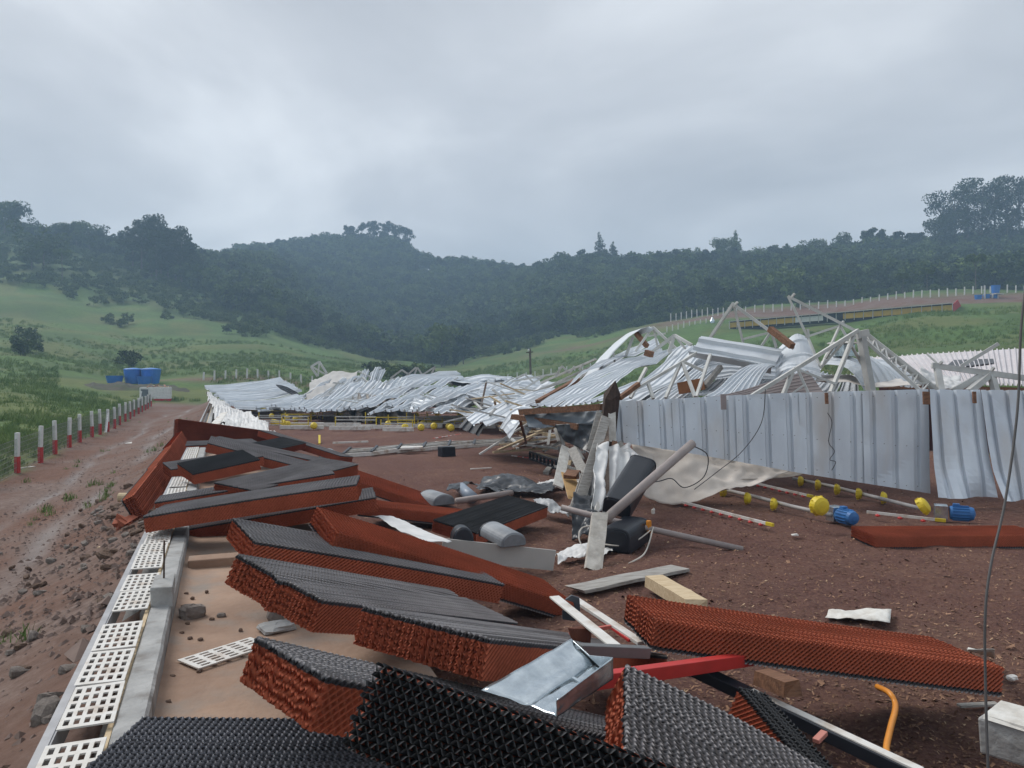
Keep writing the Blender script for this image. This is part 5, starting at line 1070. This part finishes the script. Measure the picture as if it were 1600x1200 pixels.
for lab, u, v, w, h, low in (('low open blue tank left of the tall pair', 179, 599, 25, 12, True), ('tall blue tank, left one of the pair on the mound', 208, 600, 27, 23, False), ('tall blue tank, right one of the pair on the mound', 236, 600, 29, 23, False), ('short blue tank between and before the tall pair', 226, 601, 22, 13, True)):
    d = 78.5 if not low else 77; p = W(u, v, d); tank(lab, p, w * d / 1200, h * d / 1200, low=low)
for lab, u, v, w, h, dz in (('blue tank raised on a stand above three others on the right hill', 1555, 458, 13, 12, 1), ('blue tank left of the stand on the right hill', 1528, 469, 11, 8, 0), ('middle blue tank under the stand on the right hill', 1541, 468, 10, 8, 0), ('blue tank right below the raised one on the right hill', 1553, 468, 11, 9, 0)):
    d = 150; p = W(u, v, d); tank(lab, p, w * d / 1200, h * d / 1200, low=True)
st = empty('tank_stand', W(1545, 482, 150), 'slender mast and struts under the raised blue tank', 'stand')
for u0, v0, u1, v1 in ((1538, 446, 1538, 484), (1551, 459, 1547, 482), (1558, 459, 1560, 484)): part('strut', truss_m, st, lambda m: m.bar(W(u0, v0, 149.5), W(u1, v1, 149.5), .22))
part('platform', truss_m, st, lambda m: m.box(W(1555, 459, 150) - [0, 0, .1], (2, 2, .15)))
# yellow curtained shed on the hill
def yellow_shed():
    e_ = empty('yellow_shed', W(1300, 500, 140), 'long low shed with yellow curtains and white roof on the hill', 'shed')
    A, B = W(1140, 511, 150), W(1488, 484, 127); x, y, z, L = axes(A, B); h = 1.5; A = A - UP * .45; B = B - UP * .45
    off = np.cross(UP, x); off = off if np.dot(off, FW) > 0 else -off
    hh = np.array([0, 0, 1.])
    for t0, t1, m in ((0, .33, yellow_wall), (.33, .46, post_white), (.46, .55, dark_m), (.55, 1, yellow_wall)):  # the dark stretch is painted shade of an opening, not a curtain
        part('curtain', m, e_, lambda mb: mb.bar(A + (B - A) * t0 + hh * .8, A + (B - A) * t1 + hh * .8, .1, .95))
    part('painted_opening_shade', dark_m, e_, lambda mb: mb.bar(A + off * .4 + hh * .7, B + off * .4 + hh * .7, .1, 1.9))  # solid dark bar added behind the curtains as painted interior shade
    for t in np.linspace(0, 1, 26): part('post', truss_m, e_, lambda mb: mb.bar(A + (B - A) * t - off * .12 + hh * 0, A + (B - A) * t - off * .12 + hh * 1.5, .1))
    R0, R1 = A - off * .5 + hh * 1.45, B - off * .5 + hh * 1.45
    part('roof', mat('shed_roof', (.55, .52, .50), rough=.7), e_, lambda mb: (mb.add([R0, R1, R1 + off * 5 + hh * .25, R0 + off * 5 + hh * .25, R0 + hh * .12, R1 + hh * .12, R1 + off * 5 + hh * .4, R0 + off * 5 + hh * .4], [(0, 1, 5, 4), (4, 5, 6, 7), (0, 3, 2, 1), (1, 2, 6, 5), (0, 4, 7, 3)])))
    part('gable_wall', post_red, e_, lambda mb: mb.add([B + x * .1, B + x * .1 + off * 10, B + x * .1 + off * 10 + hh * 1.5, B + x * .1 + off * 5 + hh * 2.5, B + x * .1 + hh * 1.4], [(0, 1, 2, 3, 4)]), solid=.1)
yellow_shed()
def silo():
    d = 160; p = W(1113, 514, d); r = 8 * d / 1200 / 2; e_ = empty('feed_silo', p, 'small round grey silo left of the yellow shed', 'silo')
    part('silo_body', galv, e_, lambda m: m.lathe(p, [(r, 0), (r, 1.6)], n=20)); part('silo_cone', galv, e_, lambda m: m.lathe(p + [0, 0, 1.6], [(r * 1.03, 0), (r * .15, .8), (.1, .95)], n=20))
    for k in (-1, 1): part('leg', truss_m, e_, lambda m: m.bar(p + RT * r * k - UP * 1.6, p + RT * r * k + UP * .1, .1))
silo()
def post_row(label, pts, h, r, n, name='field_fence', jit=.1):
    e_ = empty(name, on_ground(*pts[0]), label, 'fence'); us = np.linspace(0, 1, n); U = np.interp(us, np.linspace(0, 1, len(pts)), [p[0] for p in pts]); D_ = np.interp(us, np.linspace(0, 1, len(pts)), [p[1] for p in pts]); last = None
    for u, d in zip(U, D_):
        b = on_ground(u, d, -.2); hh = h * RNG.uniform(.85, 1.1)
        part('post', post_white, e_, lambda m: m.bar(b, b + [RNG.uniform(-jit, jit) * .4, 0, hh + .2], r))
        if last is not None: part('wire', wire_m, e_, lambda m: (m.bar(last + [0, 0, h * .9], b + [0, 0, h * .9], .02), m.bar(last + [0, 0, h * .55], b + [0, 0, h * .55], .02)))
        last = b
post_row('row of short white posts at the foot of the left slope behind the wreck', [(318, 82), (640, 88)], 1.0, .15, 20)
post_row('far row of white posts across the end of the green field', [(705, 110), (830, 112), (935, 118)], 1.0, .16, 18)
post_row('row of white posts on the red terrace above the yellow shed', [(1048, 184), (1140, 179), (1300, 171), (1450, 159), (1600, 157)], 1.7, .17, 46)
post_row('scattered white posts below the left end of the red terrace', [(1042, 160), (1112, 160)], 1.5, .17, 9)
pl = empty('utility_pole', on_ground(830, 75), 'single dark pole standing in the field behind the wreck', 'pole')
part('shaft', bark_m, pl, lambda m: m.tube([on_ground(830, 75, -.3), W(828, 545, 75)], .11, 8)); part('crossarm', bark_m, pl, lambda m: m.bar(W(822, 551, 75), W(833, 550, 75), .12)); part('insulator', post_white, pl, lambda m: m.lathe(W(826, 549, 74.9), [(.08, 0), (.1, .15), (.05, .25)], n=8))

# neighbouring shed roof on the right
def side_shed():
    e_ = empty('neighbouring_shed', W(1500, 610, 21), 'standing shed behind the wreck with a pale ribbed roof and maroon eaves', 'shed')
    A0, A1 = W(1385, 598, 21), W(1720, 607, 17.5); B0, B1 = W(1330, 561, 31), W(1740, 536, 27)
    n = 12
    for i in range(n):
        t0, t1 = i / n - .004, (i + 1) / n; mb = MB()
        sheet(mb, B0 + (B1 - B0) * t0 + UP * .01 * (i % 2), A0 + (A1 - A0) * t0 + UP * .01 * (i % 2), B0 + (B1 - B0) * t1 + UP * .01 * (i % 2), A0 + (A1 - A0) * t1 + UP * .01 * (i % 2), ribs=4, nl=3, amp=.05, wr=.01)
        mb.build('roofing_sheet', mat('pale_roof', (.64, .61, .62), (.56, .53, .54), scale=1.5, rough=.6), e_, solid=.004)
    part('eaves_wall', maroon_m, e_, lambda m: m.add([A0 - UP * .06 + FW * .4, A1 - UP * .06 + FW * .4, A1 - UP * 1.9 + FW * .4, A0 - UP * 1.9 + FW * .4], [(0, 1, 2, 3)]), solid=.05)
    part('eaves_beam', wood_brown, e_, lambda m: m.bar(A0 - UP * .09 + FW * .12, A1 - UP * .09 + FW * .12, .1, .12))
    for t in np.linspace(.05, .95, 6): part('eaves_post', wood_brown, e_, lambda m: m.bar(A0 + (A1 - A0) * t - UP * .1 + FW * .2, A0 + (A1 - A0) * t - UP * 1.85 + FW * .2, .12))
    part('painted_hole_shade', metal_dark, e_, lambda m: m.add([W(1475, 578, 23.5) + UP * .06, W(1490, 565, 26) + UP * .06, W(1555, 563, 25.5) + UP * .06, W(1552, 570, 24) + UP * .06, W(1515, 575, 23.5) + UP * .06], [(0, 1, 2, 3, 4)]))  # roof is not cut; a flat dark patch paints the shade of a hole
side_shed()

# ------------------------------------------------------------------ rubble and weeds on the outer bank
def rubble():
    rg = np.random.default_rng(9); shapes = []
    for k in range(7):
        m = 6; n = 8; v = []
        for i in range(m):
            ph = math.pi * i / (m - 1)
            for j in range(n):
                th = 2 * math.pi * j / n; q = np.array([math.sin(ph) * math.cos(th), math.sin(ph) * math.sin(th), math.cos(ph)]); q = np.sign(q) * np.abs(q) ** .6
                v.append(q * (1 + .35 * mnoise.noise(tuple(q * 1.5 + k * 5.1))) * [1, .75, .55])
        f = [(i * n + j, (i + 1) * n + j, (i + 1) * n + (j + 1) % n, i * n + (j + 1) % n) for i in range(m - 1) for j in range(n)]
        me = bpy.data.meshes.new('rubble_stone'); me.from_pydata([tuple(q) for q in v], [], f); me.materials.append(stone_m if k % 3 else stone_grey); me.update(); shapes.append(me)
    mbs = MB(); big = 0
    for i in range(1500):
        y = 1.6 + 14 * rg.random() ** 1.4; x = -.76 - 1.3 * rg.random() ** 1.6 if rg.random() < .85 else -rg.uniform(1.2, 4.2); s_ = rg.gamma(1.6, .012) + .010
        z = gz(x, y)
        if s_ > .038 and big < 190:
            o = bpy.data.objects.new('rubble_stone', shapes[rg.integers(7)]); col.objects.link(o); o.location = (x, y, z + s_ * .2); o.scale = (s_, s_ * rg.uniform(.7, 1.1), s_ * rg.uniform(.7, 1.2)); o.rotation_euler = (rg.normal(0, .3), rg.normal(0, .3), rg.uniform(0, 6.28))
            tag(o, 'brown stone in the rubble bank along the outside of the low wall', 'stone', 'stones of the rubble bank'); big += 1
        else:
            q = (np.array([[1, 0, 0], [-.5, .8, 0], [-.6, -.8, 0], [.1, .1, .8], [.3, -.7, .3]]) * s_) @ rotz(rg.uniform(0, 6.28)).T + [x, y, z]
            mbs.add(q, [(0, 1, 3), (1, 2, 3), (2, 4, 3), (4, 0, 3)])
    for i in range(9000):
        y = 2 + 40 * rg.random() ** 1.7; x = -rg.uniform(.8, 5.2); s_ = rg.gamma(2, .006) + .004; z = gz(x, y) + vn(x, y)
        q = (np.array([[1, 0, 0], [-.5, .8, 0], [-.6, -.8, 0], [.1, .1, .7]]) * s_) @ rotz(rg.uniform(0, 6.28)).T + [x, y, z]
        mbs.add(q, [(0, 1, 3), (1, 2, 3), (2, 0, 3)])
    tag(mbs.build('gravel', mat('gravel', (.24, .175, .15), (.11, .075, .062), scale=3, rough=.95), origin=(0, 0, 0)), 'loose gravel strewn on the dirt path and bank', 'gravel', kind='stuff')
def vn(x, y): return mnoise.noise((x * 2.2 + 6 * 7.3, y * 2.2 - 6 * 3.1, 6 * 1.7)) * .03
rubble()
for i, (u, v) in enumerate(((192, 792), (199, 798), (188, 802), (196, 806))):
    p = W(u, v, 9.0); p[2] = gz(p[0], p[1]) + .05
    one(MB().box(p, (.2, .1, .06), rot3(i * .9, .2 * i, .3), .01), 'brick_shard', brick_m, 'broken red brick lying by the leaning pads', 'brick', 'red bricks by the leaning pads')
p = W(198, 768, 11.6); p[2] = gz(p[0], p[1]) + .06
one(MB().cyl(p - RT * .12, p + RT * .12, .07, 12), 'log_end', wood_pale, 'short pale log lying on the bank above the red bricks', 'log')
def flat_debris(label, u, v, z, w, h): 
    p = G(u, v, z); one(MB().box(p + [0, 0, .03], (w, h, .02), rotz(RNG.uniform(0, 3)), .02), 'white_scrap', plastic_white, label, 'scrap')
flat_debris('white scrap lying on the path by the second fence post', 37, 733, -.62, .5, .2)
flat_debris('white scrap lying by the fence posts along the path', 113, 713, -.62, .4, .3)
flat_debris('pale sheet of scrap lying in the middle of the path', 216, 693, -.6, 1.3, .5)
# ------------------------------------------------------------------ vegetation
def leaf_cloud(rg, blobs, n, s, flat=.6):
    # many small leaf faces spread through overlapping clumps
    V = np.empty((n, 4, 3)); w = np.array([b[3] * b[3] for b in blobs]); w = w / w.sum(); idx = rg.choice(len(blobs), n, p=w); B = np.array(blobs)
    d = rg.normal(size=(n, 3)); d /= np.linalg.norm(d, axis=1)[:, None]; r = rg.random(n) ** .28
    c = B[idx, :3] + d * (B[idx, 3] * r)[:, None] * np.array([1, 1, flat])
    a = rg.normal(size=(n, 3)); a /= np.linalg.norm(a, axis=1)[:, None]; b = np.cross(a, rg.normal(size=(n, 3))); b /= np.linalg.norm(b, axis=1)[:, None]
    sz = s * rg.uniform(.6, 1.3, n)[:, None]
    for k, (i, j) in enumerate(((-1, -.6), (1, -.6), (.7, .7), (-.7, .7))): V[:, k] = c + a * sz * i + b * sz * j * .7
    return V.reshape(-1, 3), [(4 * i, 4 * i + 1, 4 * i + 2, 4 * i + 3) for i in range(n)]
def crown_blobs(rg, kind, h):
    if kind == 'eucalyptus': return [(rg.normal(0, h * .12), rg.normal(0, h * .12), h * (.24 + .72 * rg.random() ** .8), h * rg.uniform(.06, .12)) for _ in range(30)]
    if kind == 'conifer': return [(rg.normal(0, h * .11 * (1.05 - t)), rg.normal(0, h * .11 * (1.05 - t)), h * (.3 + .68 * t), h * (.16 * (1.08 - t) + .02)) for t in np.linspace(0, 1, 12)]
    if kind == 'palm': return [(math.cos(a) * h * .16, math.sin(a) * h * .16, h * (.94 - .06 * (i % 2)), h * .07) for i, a in enumerate(np.linspace(0, 6.28, 9))]
    if kind == 'column': return [(rg.normal(0, h * .07), rg.normal(0, h * .07), h * t, h * .13) for t in np.linspace(.2, .93, 9)]
    return [(rg.normal(0, h * .2), rg.normal(0, h * .2), h * rg.uniform(.42, .88), h * rg.uniform(.13, .22)) for _ in range(13)]
def tree(label, base, h, kind='round', m=None, seed=0, n=1500, s=None, group=None, name='tree'):
    rg = np.random.default_rng(seed); base = np.asarray(base, float); e_ = empty(name, base, label, 'tree', group)
    bl = crown_blobs(rg, kind, h); tr = .018 * h
    def trunk(mb):
        top = h * (.9 if kind in ('eucalyptus', 'conifer', 'palm') else .6); k = rg.normal(0, .02 * h, 2)
        mb.tube([base + [0, 0, -.5], base + [k[0] * .5, k[1] * .5, top * .5], base + [k[0], k[1], top]], tr, 7, True, tr * .3)
        for b in bl[::2]:
            z0 = min(b[2] * .72, top * .9); mb.tube([base + [k[0] * z0 / top, k[1] * z0 / top, z0], base + np.array(b[:3])], tr * .35, 5, False, tr * .12)
    part('trunk', bark_m, e_, trunk)
    v, f = leaf_cloud(rg, bl, n, s or h * .018, .7 if kind != 'round' else .8); part('crown', m or leaf_dark, e_, lambda mb: mb.add(v + base, f))
    return e_
k = 0
for lab, u, d, vt, kind, m in (
    ('bushy tree on the crest at the far left edge', 8, 280, 306, 'round', leaf_dark), ('dark tree beside it on the left crest', 24, 281, 312, 'round', leaf_dark),
    ('small flat topped tree on the left crest', 103, 292, 346, 'round', leaf_dark), ('bare looking thin tree on the left crest', 120, 292, 348, 'eucalyptus', leaf_euc), ('broad tree on the left crest before the fog', 140, 290, 342, 'round', leaf_dark), ('round tree right of the broad crest tree', 152, 292, 350, 'round', leaf_dark),
    ('leftmost tall eucalyptus of the left grove', 208, 262, 348, 'eucalyptus', leaf_euc), ('second eucalyptus of the left grove', 222, 258, 343, 'eucalyptus', leaf_euc), ('tallest eucalyptus in the middle of the left grove', 238, 260, 339, 'eucalyptus', leaf_euc), ('fourth eucalyptus of the left grove', 252, 256, 345, 'eucalyptus', leaf_euc), ('fifth eucalyptus of the left grove', 263, 258, 352, 'eucalyptus', leaf_euc), ('sixth eucalyptus of the left grove', 275, 256, 353, 'eucalyptus', leaf_euc), ('rightmost pointed tree of the left grove', 293, 258, 360, 'conifer', leaf_euc), ('eucalyptus in the second row of the left grove', 245, 250, 362, 'eucalyptus', leaf_euc), ('lower eucalyptus at the right of the left grove', 284, 250, 372, 'eucalyptus', leaf_euc),
    ('pale palm among the scrub on the left slope', 98, 225, 390, 'palm', leaf_scrub), ('dark clump tree on the left slope below the crest', 70, 235, 352, 'round', leaf_dark), ('second dark clump tree on the left slope', 50, 232, 372, 'round', leaf_dark),
    ('leftmost tree of the misty row on the central summit', 548, 462, 352, 'eucalyptus', leaf_euc), ('second tree of the misty summit row', 566, 464, 348, 'eucalyptus', leaf_euc), ('third tree of the misty summit row', 584, 462, 346, 'eucalyptus', leaf_euc), ('fourth tree of the misty summit row', 602, 464, 348, 'eucalyptus', leaf_euc), ('fifth tree of the misty summit row', 618, 464, 350, 'eucalyptus', leaf_euc), ('rightmost tree of the misty summit row', 636, 462, 353, 'eucalyptus', leaf_euc),
    ('pointed dark pine on the right skyline', 936, 350, 363, 'conifer', leaf_dark), ('smaller pine right of the pointed pine', 958, 350, 378, 'conifer', leaf_dark), ('tall pine in the middle of the right skyline', 1148, 322, 360, 'conifer', leaf_dark), ('spreading tree left of the tall skyline pine', 1130, 322, 371, 'round', leaf_dark),
    ('round tree on the right skyline', 1268, 302, 370, 'round', leaf_dark), ('tall round tree right of it on the skyline', 1312, 300, 366, 'round', leaf_dark), ('thin tree on the right skyline', 1356, 300, 358, 'eucalyptus', leaf_euc), ('second thin tree on the right skyline', 1372, 300, 361, 'eucalyptus', leaf_euc), ('feathery tree on the right skyline before the grove', 1405, 300, 362, 'eucalyptus', leaf_euc), ('last feathery tree before the big right grove', 1430, 298, 364, 'eucalyptus', leaf_euc),
    ('leftmost tree of the big grove at top right', 1472, 288, 302, 'eucalyptus', leaf_euc), ('second tree of the big grove at top right', 1492, 284, 294, 'eucalyptus', leaf_euc), ('third tree of the big grove at top right', 1512, 288, 286, 'eucalyptus', leaf_euc), ('tallest tree of the big grove at top right', 1532, 284, 279, 'eucalyptus', leaf_euc), ('fifth tree of the big grove at top right', 1552, 286, 276, 'eucalyptus', leaf_euc), ('sixth tree of the big grove at top right', 1572, 284, 278, 'eucalyptus', leaf_euc), ('rightmost tree of the big grove at top right', 1594, 286, 275, 'eucalyptus', leaf_euc), ('low tree at the left foot of the big right grove', 1466, 284, 340, 'round', leaf_euc),
    ('palm standing clear of the right forest', 1524, 168, 398, 'palm', leaf_scrub), ('pale palm at the right forest edge', 1410, 172, 428, 'palm', leaf_scrub), ('pale slender tree at the right forest edge', 1448, 172, 420, 'palm', leaf_scrub), ('small pale tree above the yellow shed', 1250, 178, 456, 'column', leaf_scrub),
    ('large spreading tree where the field meets the forest', 690, 190, 508, 'round', leaf_scrub), ('dark column tree before the spreading tree', 694, 190, 538, 'column', leaf_dark), ('second dark column tree at the field edge', 712, 190, 542, 'column', leaf_dark), ('bare branched tree at the left edge of the field', 724, 192, 515, 'eucalyptus', leaf_euc), ('small tree left of the field corner', 654, 195, 532, 'column', leaf_dark), ('low dark bush tree left of the field corner', 676, 188, 552, 'round', leaf_dark), ('dark tree at the bottom of the central valley', 545, 215, 500, 'round', leaf_dark), ('tree right of it in the central valley', 572, 215, 515, 'round', leaf_dark), ('bush at the foot of the left slope', 612, 190, 546, 'round', leaf_dark), ('rounded tree at the near edge of the central forest', 520, 220, 505, 'round', leaf_dark)):
    k += 1; b = on_ground(u, d, -.3); top = W(u, vt, d)[2]; h = max(2.5, top - b[2]); tree(lab, b, h, kind, m, seed=k, n=(2600 if kind == 'eucalyptus' else 1700) if h > 9 else 800, s=.36 if kind != 'eucalyptus' else .37)
# forest and scrub masses
def proto(seed, h, kind, m, n, s):
    rg = np.random.default_rng(seed); v, f = leaf_cloud(rg, crown_blobs(rg, kind, h), n, s, .8); me = bpy.data.meshes.new('forest_tree'); mb = MB(); mb.add(v, f); mb.tube([(0, 0, -1), (0, 0, h * .6)], .02 * h, 5, False, .01 * h)
    me.from_pydata(np.concatenate(mb.v).tolist(), [], mb.f); me.materials.append(m); me.update(); return bpy.data.objects.new('forest_tree', me)
def scatter(name, label, pts, sc, pr, kind='stuff', cat='forest'):
    me = bpy.data.meshes.new(name); me.from_pydata([tuple(p) for p in pts], [], []); a_ = me.attributes.new('size', 'FLOAT', 'POINT'); a_.data.foreach_set('value', np.asarray(sc, np.float32))
    o = bpy.data.objects.new(name, me); col.objects.link(o); tag(o, label, cat, kind=kind)
    ng = bpy.data.node_groups.new(name, 'GeometryNodeTree'); ng.interface.new_socket('Geometry', in_out='INPUT', socket_type='NodeSocketGeometry'); ng.interface.new_socket('Geometry', in_out='OUTPUT', socket_type='NodeSocketGeometry')
    gi = ng.nodes.new('NodeGroupInput'); go = ng.nodes.new('NodeGroupOutput'); ip = ng.nodes.new('GeometryNodeInstanceOnPoints'); oi = ng.nodes.new('GeometryNodeObjectInfo'); oi.inputs['Object'].default_value = pr; oi.inputs['As Instance'].default_value = True
    rv = ng.nodes.new('FunctionNodeRandomValue'); rv.data_type = 'FLOAT_VECTOR'; rv.inputs[0].default_value = (-.06, -.06, 0); rv.inputs[1].default_value = (.06, .06, 6.28)
    na = ng.nodes.new('GeometryNodeInputNamedAttribute'); na.data_type = 'FLOAT'; na.inputs['Name'].default_value = 'size'
    L_ = ng.links.new; L_(gi.outputs[0], ip.inputs['Points']); L_(oi.outputs['Geometry'], ip.inputs['Instance']); L_(rv.outputs[0], ip.inputs['Rotation']); L_(na.outputs['Attribute'], ip.inputs['Scale']); L_(ip.outputs[0], go.inputs[0])
    md = o.modifiers.new('scatter', 'NODES'); md.node_group = ng
    return o
def forest():
    rg = np.random.default_rng(21); protos = [proto(100 + i, 9, ['round', 'round', 'column', 'round', 'eucalyptus', 'conifer'][i], [leaf_dark, leaf_dark, leaf_euc, leaf_scrub, leaf_euc, leaf_dark][i], 620, .42) for i in range(6)]
    U = rg.uniform(-500, 2150, 16000); D = np.sqrt(rg.uniform(160 ** 2, 540 ** 2, 16000))
    f0 = np.interp(U, [-1500, 0, 200, 330, 400, 520, 600, 700, 760, 900, 1100, 1300, 1600, 2400], [300, 300, 285, 232, 212, 215, 212, 208, 232, 225, 206, 194, 184, 178])
    keep = D > f0 + 14 * np.array([mnoise.noise((u * .01, d * .02, 0)) for u, d in zip(U, D)])
    crest = np.interp(U, [-400, 0, 200, 400, 520, 600, 700, 760, 900, 1100, 1300, 1600, 2300], [320, 310, 330, 500, 520, 500, 450, 460, 390, 355, 335, 335, 340])
    keep &= D < crest; U, D = U[keep], D[keep]
    X = D * (FW[0] + RT[0] * (U - CX) / F); Y = D * (FW[1] + RT[1] * (U - CX) / F); Z = ground_z(X, Y) - .5; S = rg.uniform(.62, 1.18, len(U)); kx = rg.choice(6, len(U), p=[.32, .25, .13, .14, .11, .05])
    names = ['broad dark crowns of the hill forest', 'rounded dark crowns of the hill forest', 'slender crowns of the hill forest', 'lighter green crowns of the hill forest', 'tall open crowns of the hill forest', 'pointed crowns of the hill forest']
    for i in range(6):
        q = kx == i; scatter('forest_canopy', names[i], np.stack([X, Y, Z], -1)[q], S[q], protos[i])
    # scrub on the left slope and along the wood edge
    pr = [proto(200 + i, 2.6, 'round', leaf_scrub if i else leaf_dark, 240, .2) for i in range(2)]
    U = rg.uniform(-500, 1700, 15000); D = np.sqrt(rg.uniform(95 ** 2, 300 ** 2, 15000))
    edge = np.interp(U, [-500, 0, 200, 400, 520, 700, 900, 1100, 1300, 1600], [205, 218, 205, 186, 190, 196, 205, 200, 190, 182])
    dens = np.array([mnoise.noise((u * .012, d * .03, 5)) for u, d in zip(U, D)])
    keep = ((D > edge + 25 * dens) & (dens > -.45)) | ((D > 100) & (dens > .5) & (U < 700)); keep &= D < np.interp(U, [-500, 0, 200, 400, 700, 1700], [310, 300, 290, 270, 240, 215]); U, D = U[keep], D[keep]
    X = D * (FW[0] + RT[0] * (U - CX) / F); Y = D * (FW[1] + RT[1] * (U - CX) / F); Z = ground_z(X, Y) - .3; S = rg.uniform(.35, 1.15, len(U)); q = rg.random(len(U)) < np.where(U < 420, .10, .4)
    scatter('scrub', 'dark scrub bushes over the left slope', np.stack([X, Y, Z], -1)[q], S[q], pr[0], cat='scrub'); scatter('scrub', 'light green scrub bushes over the left slope', np.stack([X, Y, Z], -1)[~q], S[~q], pr[1], cat='scrub')
    # grass tufts on the pasture
    mbt = MB(); rgt = np.random.default_rng(4); tv = []
    for i in range(26):
        a_ = rgt.uniform(0, 6.28); l_ = rgt.uniform(.12, .34); o_ = rgt.normal(0, .10, 2); w = .012; dx_, dy_ = math.cos(a_), math.sin(a_); le = rgt.uniform(.2, .7) * l_
        mbt.add([(o_[0] - dy_ * w, o_[1] + dx_ * w, 0), (o_[0] + dy_ * w, o_[1] - dx_ * w, 0), (o_[0] + dx_ * le * .5 + dy_ * w * .7, o_[1] + dy_ * le * .5 - dx_ * w * .7, l_ * .65), (o_[0] + dx_ * le, o_[1] + dy_ * le, l_)], [(0, 1, 2), (0, 2, 3)])
    tm = bpy.data.meshes.new('grass_tuft'); tm.from_pydata(np.concatenate(mbt.v).tolist(), [], mbt.f); tm.materials.append(leaf_grass); tm.update(); to = bpy.data.objects.new('grass_tuft', tm)
    n = 45000; U = rg.uniform(-300, 1700, n); D = 14 + 150 * rg.random(n) ** 1.5; X = D * (FW[0] + RT[0] * (U - CX) / F); Y = D * (FW[1] + RT[1] * (U - CX) / F)
    dens = np.array([mnoise.noise((x * .12, y * .12, 9)) for x, y in zip(X, Y)])
    keep = ((X < -5.3) | (Y > 70) | (X > 22)) & (dens + .35 > rg.uniform(-.3, .6, n)) & ~((D > 66) & (D < 92) & (U > 90) & (U < 330)) & ~((D > 125) & (U > 1000)); X, Y, D = X[keep], Y[keep], D[keep]
    scatter('pasture_grass', 'green pasture grass on the slopes', np.stack([X, Y, ground_z(X, Y) - .02], -1), rg.uniform(.7, 1.5, len(X)) * np.interp(D, [14, 60, 160], [.8, 1.1, 1.3]), to, cat='grass')
    # weeds on the path
    U = rg.uniform(-5.3, -1.2, 420); Yy = 2 + 46 * rg.random(420) ** 1.3; dn = np.array([mnoise.noise((x * .6, y * .35, 3)) for x, y in zip(U, Yy)]); q = dn > .18; U, Yy = U[q], Yy[q]
    scatter('path_weeds', 'small weeds growing along the dirt path', np.stack([U, Yy, ground_z(U, Yy) - .01], -1), rg.uniform(.25, .6, len(U)), to, cat='weeds')
forest()

# ------------------------------------------------------------------ damp air between here and the hills
def haze():
    mb = MB(); mb.box((FW * 230)[:3] + np.array([0, 0, 64 - 4]), (1100, 1100, 136), rotz(-YAW))
    m = bpy.data.materials.new('haze'); m.use_nodes = True; t = m.node_tree; t.nodes.clear()
    o = t.nodes.new('ShaderNodeOutputMaterial'); v = t.nodes.new('ShaderNodeVolumePrincipled'); v.inputs['Color'].default_value = (.52, .74, 1.0, 1); v.inputs['Density'].default_value = .0011; v.inputs['Anisotropy'].default_value = .1
    t.links.new(v.outputs[0], o.inputs['Volume'])
    tag(mb.build('haze', m, origin=(0, 0, -9)), 'pale damp haze hanging over the valley', 'haze', kind='stuff')
haze()
